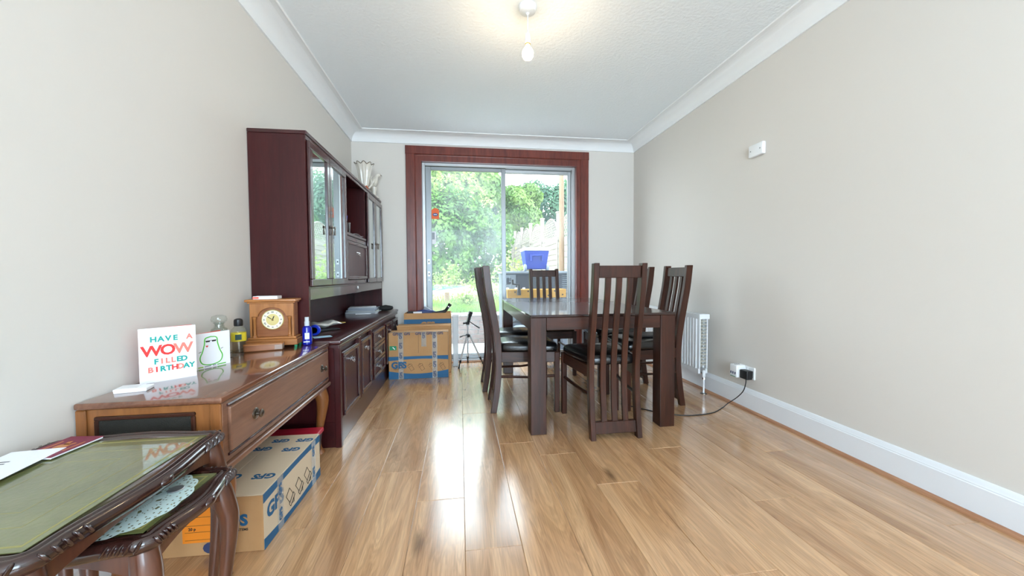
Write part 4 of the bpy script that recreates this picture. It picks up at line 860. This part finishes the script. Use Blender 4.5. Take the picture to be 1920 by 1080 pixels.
# --- upright cartons by the glass door
def upright(name, label, x0, x1, y0, y1, z0, z1, wob=0):
    t = thing(name, label, 'carton', ((x0+x1)/2, y0, z0), wob)
    w = (x1-x0)/2; MB().box(-w, w, 0, y1-y0, 0, z1-z0).build('carton_body', 'cardboard', t, .004, 1); return t, w, z1-z0
t, w, h = upright('cardboard_carton', 'brown cardboard carton with printed tape, front one of the cartons by the glass door', -.69, -.125, 3.705, 3.885, 0, .452)
F = lambda u_, v_, l_: (-w+2*w*u_, -l_, h*v_)
band(t, 'printed_band', 'print_blue', F, lambda q: .40+.03*math.sin(q*PI), lambda q: .49)
band(t, 'printed_band', 'print_blue', F, lambda q: .005, lambda q: .18-.07*math.sin(q*PI))
text('lettering', 'GFS', .085, 'print_blue', t, frame_M((-w+.095, -.0034, .135), (1, 0, 0), (0, 0, 1)), bold=.004)
text('lettering', 'FLEX SYSTEMS', .014, 'print_black', t, frame_M((-w+.09, -.0014, .098), (1, 0, 0), (0, 0, 1)), bold=.0003)
for i in range(4): picto(t, frame_M((-w+.21+.1*i, -.0008, .11), (-.5, 0, .86), (-.86, 0, -.5)), .055)
for x_, z0_, z1_ in ((-w+.115, 0, h), (.05, h-.14, h), (w-.13, 0, h)):
    MB().box(x_-.024, x_+.024, -.0026, -.0014, z0_+.001, z1_).build('tape_strip', 'tape_clear', t, smooth=False)
    zz = z1_-.03
    while zz > z0_+.02: text('tape_print', 'GFS', .036, 'print_navy', t, frame_M((x_, -.003, zz), (0, 0, 1), (-1, 0, 0)), bold=.0012); zz -= .095
MB().box(-w, w, .0, .05, h, h+.0015).build('tape_strip', 'tape_clear', t, smooth=False)
for i in range(5): text('tape_print', 'GFS', .034, 'print_navy', t, frame_M((-w+.07+.105*i, -.003, h-.013), (1, 0, 0), (0, 0, 1)), bold=.0012)
MB().box(-w+.01, -w+.075, -.002, -.0008, .285, .325).build('green_label', 'label_green', t, smooth=False); MB().obox((-w+.05, -.0024, .304), (.03, .0008, .008), (0, .8, 0)).build('label_tick', 'paper_white', t, smooth=False)
MB().box(-.003, -.001, -.001, 0, .25, h).build('flap_joint', 'print_black', t, smooth=False)
t, w, h = upright('cardboard_carton', 'plain brown cardboard carton, middle one of the cartons by the glass door', -.64, -.105, 3.90, 4.06, 0, .49)
MB().box(-w-.003, w+.003, -.002, .16, h-.012, h+.001).build('top_flap', 'cardboard', t, .001, 1)
# open carton full of tools (hollow)
t = thing('open_carton', 'open cardboard carton full of tools, rear one of the cartons by the glass door', 'carton', (-.35, 4.075, 0), 0)
w, dpt, h = .245, .205, .60
mb = MB().box(-w, w, 0, dpt, 0, .006).box(-w, w, 0, .006, .006, h).box(-w, w, dpt-.006, dpt, .006, h).box(-w, -w+.006, .006, dpt-.006, .006, h).box(w-.006, w, .006, dpt-.006, .006, h)
mb.build('carton_body', 'cardboard', t, smooth=False)
F2 = lambda u_, v_, l_: (-w+2*w*u_, -l_, h*v_)
band(t, 'printed_band', 'print_blue', F2, lambda q: .80, lambda q: .895, 2)
text('lettering', 'GFS', .09, 'cardboard', t, frame_M((0, -.0016, .47), (1, 0, 0), (0, 0, 1)), bold=.004)
MB().box(-w+.006, w-.006, .006, dpt-.006, .5, .53).build('packing', 'cardboard_pale', t, smooth=False)
X0, Y0 = -.345, 4.075
o = thing('torch', 'black torch angled up out of the open carton', 'torch', (X0+.16, Y0+.07, .53)); MB().tube([(-.12, 0, .055), (.0, 0, .075), (.02, 0, .085)], .02, 12).build('barrel', 'black_plastic', o); MB().tube([(.015, 0, .078), (.05, 0, .125), (.075, 0, .16)], [.015, .016, .02], 12).build('head', 'black_rubber', o); MB().tube([(.052, 0, .128), (.058, 0, .136)], .0175, 12).build('collar', 'chrome', o)
o = thing('hand_tool', 'blue handled power tool lying in the open carton', 'tool', (X0-.06, Y0+.09, .53)); MB().tube([(-.08, 0, .06), (0, 0, .072), (.1, .01, .07), (.14, .02, .06)], [.022, .03, .026, .015], 12).build('tool_body', 'tool_blue', o); MB().tube([(-.06, 0, .06), (-.09, 0, .03)], .018, 10).build('grip', 'black_rubber', o)
o = thing('paper_label', 'white paper tag on the things in the open carton', 'paper', (X0-.11, Y0+.02, .53)); MB().obox((0, 0, .065), (.09, .002, .045), (.3, 0, 0)).build('sheet', 'paper_white', o, smooth=False)
o = thing('black_case', 'small black case sticking out of the open carton', 'case', (X0-.18, Y0+.08, .532)); MB().box(-.045, .045, -.04, .04, 0, .085).build('case_body', 'black_plastic', o, .01, 2)
o = thing('folded_bag', 'folded pale and dark blue plastic bag standing in the open carton', 'bag', (X0-.02, Y0+.145, .532)); MB().add([(-.08, 0, 0), (.08, 0, 0), (.05, 0, .09), (-.03, 0, .13), (-.08, .03, 0), (.08, .03, 0), (.05, .025, .09), (-.03, .025, .13)], [(0, 1, 2, 3), (4, 7, 6, 5), (0, 3, 7, 4), (1, 5, 6, 2), (2, 6, 7, 3), (0, 4, 5, 1)]).build('bag_body', 'magazine_grey', o, .006, 2)
# white crate
cr = thing('plastic_crate', 'white translucent plastic crate between the cartons and the tripod', 'crate', (-.06, 4.14, 0))
mb = MB().add([(-.028, 0, 0), (.028, 0, 0), (.028, .14, 0), (-.028, .14, 0), (-.03, -.01, .55), (.032, -.01, .55), (.032, .15, .55), (-.03, .15, .55)], [(0, 3, 2, 1), (4, 5, 6, 7), (0, 1, 5, 4), (1, 2, 6, 5), (2, 3, 7, 6), (3, 0, 4, 7)]); mb.build('crate_body', 'plastic_translucent', cr, .006, 2)
MB().box(-.034, .038, -.014, .154, .55, .575).build('crate_rim', 'white_plastic', cr, .006, 2)
# tripod
tp = thing('camera_tripod', 'small silver and black camera tripod standing in front of the glass door', 'tripod', (.075, 4.17, 0))
feet = [(-.115, -.135), (.17, .06), (-.14+.09, .115)]
feet = [(-.10, -.13), (.165, .05), (.0, .13)]
hub = .335
for fx, fy in feet:
    d = Vector((fx, fy, -hub+.015)); top = Vector((fx*.12, fy*.12, hub))
    e = Vector((fx, fy, .012)); q = top.lerp(e, .78)
    lg = MB().tube([top, q], .010, 8).build('leg', 'tripod_silver', tp)
    MB().tube([q, top.lerp(e, .86)], .012, 8).build('leg_clamp', 'black_plastic', lg); MB().tube([top.lerp(e, .86), e], .0065, 8).build('lower_leg', 'black_plastic', lg); MB().lathe([(.009, 0), (.011, .006), (.009, .016)], (fx, fy, 0), 10).build('rubber_foot', 'black_rubber', lg)
    MB().tube([Vector((0, 0, .12)), Vector((fx*.72, fy*.72, .115))], .004, 6).build('brace', 'tripod_silver', tp)
MB().lathe([(.02, .315), (.026, .32), (.026, .345), (.018, .352)], n=14).build('hub', 'black_plastic', tp)
MB().lathe([(.009, .1), (.009, .46)], n=12).build('centre_column', 'tripod_silver', tp)
MB().tube([(0, 0, .335), (-.045, -.01, .335), (-.085, -.02, .322)], [.007, .005, .008], 8).build('crank', 'black_plastic', tp)
hd = MB().lathe([(.016, .455), (.022, .462), (.022, .485), (.015, .49)], n=14).tube([(0, 0, .475), (-.05, 0, .47)], [.008, .012], 8).obox((.012, 0, .52), (.03, .05, .07), (0, .25, .2)).build('pan_head', 'black_plastic', tp)
MB().obox((.03, 0, .575), (.04, .055, .05), (0, .35, .2)).build('phone_clamp', 'black_plastic', hd, .004, 1); MB().tube([(.02, 0, .49), (.08, -.03, .45), (.13, -.05, .42)], [.005, .006, .01], 8).build('pan_handle', 'black_plastic', hd)

# ================================================================ GARDEN
GZ = -.15
pat = struct(box('patio', 'mortar', None, -4, 5, YD+.26, 6.32, GZ-.1, GZ-.004, 0))
so_ = MB().box(-.222, .222, -.222, .222, -.03, 0).build('paving_slab', 'paving', None, .004, 1); sm_ = so_.data; bpy.data.objects.remove(so_)
y = YD+.26+.225
while y < 6.2:
    x = -1.6
    while x < 2.3:
        linked('paving_slab', sm_, pat, (x, y, GZ+random.uniform(-.002, .003)), (0, 0, random.choice((0, PI/2, PI)))); x += .455
    y += .455
# low retaining wall of single bricks
bwl = thing('garden_wall', 'low weathered brick retaining wall at the edge of the patio', 'wall', (0, 6.34, GZ))
MB().box(-3, 2.3, .012, .2, 0, .47).build('wall_core', 'mortar', bwl, smooth=False)
bo = MB().box(-.105, .105, 0, .1, 0, .066).build('brick', 'brick_red', None, .004, 1); bme = bo.data; bpy.data.objects.remove(bo)
for r in range(6):
    x = -1.15 + (.11 if r % 2 else 0)
    while x < 2.0:
        linked('brick', bme, bwl, (x, random.uniform(-.004, .004), .008+r*.077)); x += .222
for i in range(9): MB().box(-1.2+i*.4, -1.2+i*.4+.394, -.02, .22, .472, .505).build('coping_stone', 'paving', bwl, .006, 1)
# rising ground of the garden
def gz(y): return .33+.06*max(0, y-6.5) if y < 14 else .78+.04*(y-14)
mb = MB(); ny, nx = 26, 30; v = []; f = []; rg = random.Random(5)
for i in range(ny+1):
    yy = 6.5+36*(i/ny)**1.4
    for q in range(nx+1): v.append((-14+28*q/nx, yy, gz(yy)+rg.uniform(-.04, .04)*(1 if i else 0)))
for i in range(ny):
    for q in range(nx): a = i*(nx+1)+q; f.append((a, a+1, a+nx+2, a+nx+1))
struct(mb.add(v, f).build('garden_ground', 'garden_soil', ang=80))

def leaf_mesh(name, mat, parent, pts, nrm, size, seed=0, kind=None):
    r = np.random.default_rng(seed); n = len(pts); pts = np.asarray(pts, float)
    d = np.asarray(nrm, float) + r.normal(0, .55, (n, 3)); d /= np.linalg.norm(d, axis=1)[:, None]
    a = np.cross(d, r.normal(0, 1, (n, 3))); a /= np.linalg.norm(a, axis=1)[:, None]; b = np.cross(d, a)
    s = size*r.uniform(.6, 1.3, (n, 1)); V = np.stack([pts-a*s, pts-b*s*.55+d*s*.12, pts+a*s, pts+b*s*.55+d*s*.12], 1).reshape(-1, 3)
    me = bpy.data.meshes.new(name); me.vertices.add(4*n); me.vertices.foreach_set('co', V.ravel().astype(np.float32))
    me.loops.add(4*n); me.loops.foreach_set('vertex_index', np.arange(4*n, dtype=np.int32)); me.polygons.add(n); me.polygons.foreach_set('loop_start', np.arange(0, 4*n, 4, dtype=np.int32))
    me.update(); me.validate(); me.materials.append(MATS[mat]); o = bpy.data.objects.new(name, me); C.objects.link(o); o.parent = parent
    if kind: o['kind'] = kind
    return o
def blob_pts(blobs, n, seed):
    """points near the surface of overlapping ellipsoids, (c, r) each"""
    r = np.random.default_rng(seed); vol = np.array([(b[1][0]*b[1][1]*b[1][2])**(2/3) for b in blobs]); vol /= vol.sum(); P = []; Nn = []
    for (c, rad), w in zip(blobs, vol):
        k = int(n*w)+1; d = r.normal(0, 1, (k, 3)); d /= np.linalg.norm(d, axis=1)[:, None]; rr = 1-np.abs(r.normal(0, .16, (k, 1)))
        P.append(np.array(c)+d*rr*np.array(rad)); Nn.append(d)
    return np.concatenate(P), np.concatenate(Nn)
def tree(name, label, cat, x, y, z0, trunk_h, R, H, n, leaf, mat, seed, nb=14, group=None, trunk_r=.2):
    t = thing(name, label, cat, (x, y, z0), 0, group); r = random.Random(seed)
    bl = [((0, 0, trunk_h+H*.5), (R*.72, R*.72, H*.45))]
    for i in range(nb):
        a = r.uniform(0, 2*PI); u_ = r.uniform(-.85, .9); q = math.sqrt(max(0, 1-u_*u_)); s = r.uniform(.26, .42)
        bl.append(((R*.75*q*math.cos(a), R*.75*q*math.sin(a), trunk_h+H*.5+H*.42*u_), (R*s, R*s, min(R, H)*s*.9)))
    P, Nn = blob_pts(bl, n, seed); leaf_mesh('crown', mat, t, P, Nn, leaf, seed)
    MB().tube([(0, 0, -.2), (.05, 0, trunk_h*.6), (0, .05, trunk_h+H*.5)], [trunk_r, trunk_r*.8, trunk_r*.3], 8).build('trunk', 'bark', t)
    return t
# big climbing shrub in the middle of the garden
sh = thing('ivy_bush', 'big bright green climbing bush at the end of the garden', 'bush', (-.9, 13.2, gz(13.2)))
bl = [((.0, 0, 1.6), (1.7, .9, 1.6)), ((1.2, -.1, 1.4), (1.05, .8, 1.4)), ((-1.2, -.1, 1.7), (1.3, .9, 1.5)), ((.6, .1, 2.4), (1.1, .7, .9)), ((-.4, .2, 2.8), (1.1, .7, .7)), ((1.5, 0, 2.0), (.7, .6, .8)), ((-2.6, .2, 1.6), (1.4, .9, 1.7)), ((.9, -.3, .6), (1.0, .7, .7)), ((-.6, -.4, .7), (1.2, .7, .7)), ((2.15, .3, .9), (.6, .5, 1.0)), ((2.35, .6, 1.7), (.55, .5, .8))]
P, Nn = blob_pts(bl, 22000, 2); leaf_mesh('foliage', 'leaf_ivy', sh, P, Nn, .075, 2)
for i in range(5): MB().tube(spline([(-.8+.5*i, 0, 0), (-.7+.5*i, 0, .9), (-.9+.55*i, .1, 2.0)], 4), .035, 6).build('stem', 'bark', sh)
# arching pale sprays above the bush
P = []; Nn = []; rr = np.random.default_rng(8)
for i in range(16):
    x0_ = -2.2+i*.28; a = rr.uniform(-.5, .5); hgt = rr.uniform(.5, 1.1)
    for q in np.linspace(0, 1, 90): P.append((x0_+a*q*1.6+rr.normal(0, .04), rr.normal(0, .15), 2.7+hgt*math.sin(q*2.2)+rr.normal(0, .05))); Nn.append((0, -.3, 1))
leaf_mesh('blossom_spray', 'leaf_weed', sh, P, Nn, .07, 9)
tr_spec = [('rounded mid-green tree rising behind the climbing bush', -3.2, 24, 1.2, 3.0, 6.4, 'leaf_tree', 21), ('pale lime-green tree rising close behind the climbing bush', .1, 18.4, 1.0, 2.0, 4.6, 'leaf_tree_lime', 22), ('tall blue-green tree behind the climbing bush', .8, 30, 1.5, 3.3, 8.6, 'leaf_tree_blue', 23),
           ('lime-green tree beside the door mullion and behind the white fence', 4.1, 26.5, 1.4, 2.1, 5.0, 'leaf_tree_lime', 24), ('dark blue-green tree behind the white fence', 7.6, 31, 1.6, 3.4, 6.0, 'leaf_tree_blue', 25), ('mid-green tree above the near end of the fence', 13.2, 38.5, 1.6, 3.4, 8.4, 'leaf_tree', 26), ('broad green tree on the far left behind the clothes dryer', -9.5, 24, 1.0, 3.2, 6.4, 'leaf_tree', 27), ('low bushy tree between the taller trees behind the fence', 7.6, 23.4, 1.0, 1.7, 3.2, 'leaf_tree', 28),
           ('wide woodland tree at the back of the garden, behind the lime-green ones', 4.6, 38, 1.8, 3.8, 5.6, 'leaf_tree', 29), ('wide dark woodland tree at the back beyond the climbing bush', -4.5, 37, 1.8, 4.6, 11, 'leaf_tree_blue', 30)]
for i, (lab, x, y, th, R, H, mm, sd_) in enumerate(tr_spec): tree('garden_tree', lab, 'tree', x, y, gz(y), th, R, H, 15000, .125, mm, sd_, group='trees behind the garden', trunk_r=.22)
hg = thing('garden_hedge', 'clipped green hedge running behind the white fence', 'hedge', (3.2, 20.5, gz(20.5)))
P, Nn = blob_pts([((.05+.6*i, .1*(i % 2), 1.0), (.55, .5, 1.0+.12*(i % 3))) for i in range(8)], 6000, 41); leaf_mesh('foliage', 'leaf_ivy', hg, P, Nn, .08, 41)
# grass and weeds
P = []; r = np.random.default_rng(12); n = 16000
yy = 6.6+r.gamma(1.3, .55, n); xx = r.uniform(-2.2, 1.95, n); keep = yy < 10.5; yy, xx = yy[keep], xx[keep]; n = len(yy); hh = r.uniform(.05, .16, n); an = r.uniform(0, PI, n)
z0_ = np.array([gz(q) for q in yy])-.02; dx, dy_ = np.cos(an)*.008, np.sin(an)*.008; lx, ly = r.normal(0, .04, n), r.normal(0, .04, n)
V = np.stack([np.stack([xx-dx, yy-dy_, z0_], 1), np.stack([xx+dx, yy+dy_, z0_], 1), np.stack([xx+lx, yy+ly, z0_+hh], 1)], 1).reshape(-1, 3)
me = bpy.data.meshes.new('lawn_grass'); me.vertices.add(3*n); me.vertices.foreach_set('co', V.ravel().astype(np.float32)); me.loops.add(3*n); me.loops.foreach_set('vertex_index', np.arange(3*n, dtype=np.int32)); me.polygons.add(n); me.polygons.foreach_set('loop_start', np.arange(0, 3*n, 3, dtype=np.int32)); me.update(); me.validate(); me.materials.append(MATS['grass_green'])
o = bpy.data.objects.new('lawn_grass', me); C.objects.link(o); o['kind'] = 'stuff'; o['label'] = 'bright green grass growing above the low brick wall'; o['category'] = 'grass'
for i, (x, y, hh, rad, lab) in enumerate([(-.6, 10.7, .5, .35, 'pale weed clump on the soil behind the rotary dryer'), (.62, 8.9, .35, .3, 'low pale weed clump on the soil right of the rotary dryer'), (-.2, 11.6, .7, .3, 'upright weed clump at the foot of the climbing bush'), (1.0, 8.2, .9, .28, 'tall feathery weed standing behind the steel cabinet'), (1.45, 9.2, 1.0, .3, 'tallest feathery weed close to the pale fence'), (.5, 10.4, .4, .4, 'wide weed clump on the bare soil before the climbing bush'), (-.85, 7.5, .35, .25, 'weed clump in the grass between dryer and brick wall'), (.1, 7.3, .28, .22, 'small weed clump in the grass beside the post stump')]):
    w_ = thing('weed_clump', lab, 'weed', (x, y, gz(y)), 0, 'weeds in the garden')
    P = r.normal(0, 1, (260, 3))*np.array([rad*.5, rad*.5, hh*.28])+np.array([0, 0, hh*.5]); P[:, 2] = np.clip(P[:, 2], 0, None); leaf_mesh('leaves', 'leaf_weed', w_, P, np.tile([0, -.3, .6], (260, 1)), .045, 60+i)
    MB().tube([(0, 0, 0), (.02, 0, hh*.9)], .008, 5).build('stem', 'leaf_weed', w_)
wp = thing('wooden_post', 'short stump of a wooden post in the grass', 'post', (-.275, 7.9, gz(7.9))); MB().box(-.045, .045, -.045, .045, -.1, .24).build('post_shaft', 'post_wood', wp, .006, 1)
# rotary clothes dryer
cd_ = thing('rotary_dryer', 'rotary clothes dryer with white arms and teal lines', 'clothes dryer', (-.75, 9.0, gz(9.0)))
MB().tube([(0, 0, -.1), (0, 0, .42)], .02, 10).build('pole', 'white_plastic', cd_)
ends = []
for a in (0.35, 1.92, 3.5, 5.06):
    e = Vector((math.cos(a)*1.05, math.sin(a)*1.05, .26)); ends.append(e); MB().tube([(0, 0, .12), e], .011, 6).build('arm', 'white_plastic', cd_)
for k_ in range(1, 5):
    f_ = .3+.16*k_; pts = [Vector((0, 0, .12)).lerp(e, f_) for e in ends]
    MB().tube([tuple(q) for q in pts+[pts[0]]], .0045, 5).build('line', 'teal_line', cd_)
# panel fence with arched trellis tops, running away along the right side
fn = thing('garden_fence', 'pale overlap panel fence with arched trellis tops along the garden', 'fence', (2.42, 0, 0))
for i in range(9):
    y0_ = 7.2+i*1.86; z_ = gz(y0_+.9)-.02
    MB().box(-.05, .05, y0_-.05, y0_+.05, z_-.2, z_+2.0).build('fence_post', 'fence_wood', fn, .005, 1); MB().box(-.065, .065, y0_-.065, y0_+.065, z_+2.0, z_+2.04).build('post_cap', 'fence_wood', fn, .01, 1)
    pn = MB().box(-.02, .02, y0_+.05, y0_+.10, z_, z_+1.45).box(-.02, .02, y0_+1.76, y0_+1.81, z_, z_+1.45).box(-.02, .02, y0_+.05, y0_+1.81, z_+1.40, z_+1.45)
    pn = pn.build('fence_panel', 'fence_wood', fn, smooth=False)
    for q in range(10):
        zz = z_+.04+q*.138; MB().add([(-.026, y0_+.1, zz), (-.026, y0_+1.76, zz), (-.012, y0_+1.76, zz+.15), (-.012, y0_+.1, zz+.15), (-.014, y0_+.1, zz), (-.014, y0_+1.76, zz), (0, y0_+1.76, zz+.15), (0, y0_+.1, zz+.15)], [(0, 1, 2, 3), (4, 7, 6, 5), (0, 4, 5, 1), (2, 6, 7, 3), (0, 3, 7, 4), (1, 5, 6, 2)]).build('slat', 'fence_wood', pn, smooth=False)
    ym = y0_+.93; arc_ = [(-.0, ym+.83*math.cos(a), z_+1.45+.52*math.sin(a)) for a in np.linspace(0, PI, 17)]
    MB().tube(arc_, .022, 6).build('arch', 'fence_wood', pn)
    mb = MB()
    for s_ in (-1, 1):
        for q in np.arange(-1.3, 1.31, .13):
            pts = [];
            for t_ in np.linspace(-1, 1, 41):
                yy_ = q+s_*t_*.6; zz_ = t_*.6+.25
                if zz_ > 0 and (yy_/.83)**2+(zz_/.52)**2 < 1: pts.append((0, ym+yy_, z_+1.45+zz_))
            if len(pts) > 2: mb.tube([pts[0], pts[-1]], .008, 4)
    mb.build('trellis', 'fence_wood', pn, smooth=False)['kind'] = 'stuff'
# tall pole, neighbouring extension
tpz = thing('garden_pole', 'tall bare wooden pole beside the white extension', 'pole', (2.08, 7.55, .2)); MB().tube([(0, 0, -.3), (0, 0, 2.85)], [.06, .05], 12).build('pole_shaft', 'post_wood', tpz)
ex = thing('house_extension', 'white rendered house extension with sloping roof edge beyond the fence', 'building', (2.32, 4.75, GZ))
MB().prism([(0, 0), (2.3, 0), (2.3, 2.65), (1.15, 3.3), (0, 3.3)], 'x', .0, 2.5).build('wall', 'render_white', ex, smooth=False)
MB().prism([(-.1, 3.3), (1.15, 3.3), (2.4, 2.6), (2.4, 2.68), (1.18, 3.38), (-.1, 3.38)], 'x', -.08, 2.6).build('roof', 'roof_dark', ex, smooth=False)
MB().tube([(-.04, 2.2, 0), (-.04, 2.2, 2.62)], .034, 10).build('downpipe', 'roof_dark', ex)
# grey steel cabinet carrying the cooler
CBX, CBY = .60, 5.32
cb = thing('steel_cabinet', 'grey steel outdoor cabinet with louvres outside the glass door', 'cabinet', (CBX, CBY, GZ))
MB().box(0, 1.1, .02, .55, 0, 1.17).build('carcass', 'steel_grey', cb, .004, 1); MB().box(-.02, 1.12, -.03, .57, 1.17, 1.205).build('lid', 'steel_pale', cb, .008, 2)
pn = MB().box(.01, .19, 0, .02, .5, 1.16).build('control_panel', 'steel_pale', cb, .004, 1); MB().box(.05, .12, -.012, 0, 1.02, 1.11).build('switch_box', 'steel_dark', pn, .004, 1); MB().lathe([(.014, -.02), (.014, 0)], (.05, 0, .93), 12, 'y').build('dial_knob', 'black_plastic', pn)
MB().box(.2, .86, .004, .02, .86, 1.15).build('door_panel', 'steel_dark', cb, .004, 1); MB().box(.2, .86, .004, .02, .5, .85).build('door_panel', 'steel_grey', cb, .004, 1); MB().box(.01, 1.09, .004, .02, .05, .49).build('door_panel', 'steel_grey', cb, .004, 1)
for q in range(9): MB().obox((.975, .006, .90+q*.03), (.2, .02, .006), (.6, 0, 0)).build('louvre', 'steel_pale', cb, smooth=False)
cl_ = thing('cool_box', 'blue wheeled cool box with a white lid on the steel cabinet', 'cool box', (1.11, 5.55, GZ+1.205))
MB().add([(-.145, -.14, .03), (.145, -.14, .03), (.145, .14, .03), (-.145, .14, .03), (-.185, -.17, .30), (.185, -.17, .30), (.185, .17, .30), (-.185, .17, .30)], [(0, 3, 2, 1), (4, 5, 6, 7), (0, 1, 5, 4), (1, 2, 6, 5), (2, 3, 7, 6), (3, 0, 4, 7)]).build('tub', 'cooler_blue', cl_, .012, 2)
MB().box(-.195, .195, -.18, .18, .30, .345).build('lid', 'white_plastic', cl_, .012, 2)
MB().obox((0, -.176, .235), (.15, .02, .03), (0, 0, 0)).obox((-.085, -.172, .20), (.025, .03, .1), (0, 0, 0)).obox((.085, -.172, .20), (.025, .03, .1), (0, 0, 0)).build('handle_recess', 'cooler_blue', cl_, .004, 1)
for s in (-1, 1): MB().lathe([(.02, -.018), (.048, -.018), (.052, -.01), (.052, .01), (.048, .018), (.02, .018)], (s*.165, -.12, .052), 18, 'x').build('wheel', 'cooler_grey', cl_)
# folding workbench with yellow jaws
wbn = thing('workbench', 'folding workbench with a yellow jaw board and black crank', 'workbench', (1.03, 5.0, GZ))
jw = MB().box(-.41, .41, 0, .05, .84, .955).build('jaw_board', 'yellow_ply', wbn, .005, 1); MB().box(-.41, .41, .11, .24, .93, .955).build('jaw_board', 'yellow_ply', wbn, .005, 1)
for x_, z_ in ((-.12, .93), (.1, .93), (.16, .87), (.25, .93), (.36, .88), (-.3, .92)): MB().lathe([(.011, -.002), (.011, .001)], (x_, 0, z_), 10, 'y').build('hole', 'black_plastic', jw)
for x_ in (-.38, -.26, -.15, -.05): MB().lathe([(.02, .955), (.02, .97), (.012, .975)], (x_, .17, 0), 12).build('peg', 'white_plastic', wbn)
ck = MB().tube([(-.25, -.02, .88), (-.25, -.02, 1.0), (-.25, -.02, 1.03)], [.03, .022, .012], 10).tube([(-.25, -.02, 1.02), (-.33, -.02, 1.03)], .01, 8).tube([(-.33, -.02, 1.02), (-.335, -.02, 1.09)], .013, 8).build('crank', 'black_plastic', wbn)
for s in (-1, 1):
    for a, b in (((.0, .30), (.02, 0)),): 
        MB().tube([(s*.36, .02, .84), (s*.36, .26, .0)], .016, 8).build('leg', 'steel_dark', wbn); MB().tube([(s*.36, .22, .90), (s*.36, -.02, 0)], .016, 8).build('leg', 'steel_dark', wbn)
# garden machine standing on the patio
gm = thing('garden_machine', 'grey garden machine with an orange cap standing on the patio', 'machine', (.78, 4.86, GZ))
MB().ell((0, 0, .3), (.2, .13, .2), 18, 10).build('housing', 'mower_grey', gm, ang=80); MB().ell((.03, -.105, .38), (.06, .03, .04), 12, 8).build('cap', 'mower_orange', gm); MB().ell((.12, -.09, .30), (.05, .035, .03), 12, 8).build('vent', 'black_plastic', gm)
MB().tube(spline([(-.16, 0, .42), (-.1, 0, .53), (.02, 0, .52), (.12, 0, .44)], 4), .02, 8).build('carry_handle', 'charcoal_plastic', gm)
for s in (-1, 1): MB().lathe([(.03, -.03), (.085, -.03), (.09, 0), (.085, .03), (.03, .03)], (.0, s*.11, .09), 18, 'y').build('wheel', 'black_rubber', gm)
MB().box(-.17, .17, -.085, .085, .06, .17).build('chassis', 'charcoal_plastic', gm, .02, 2)
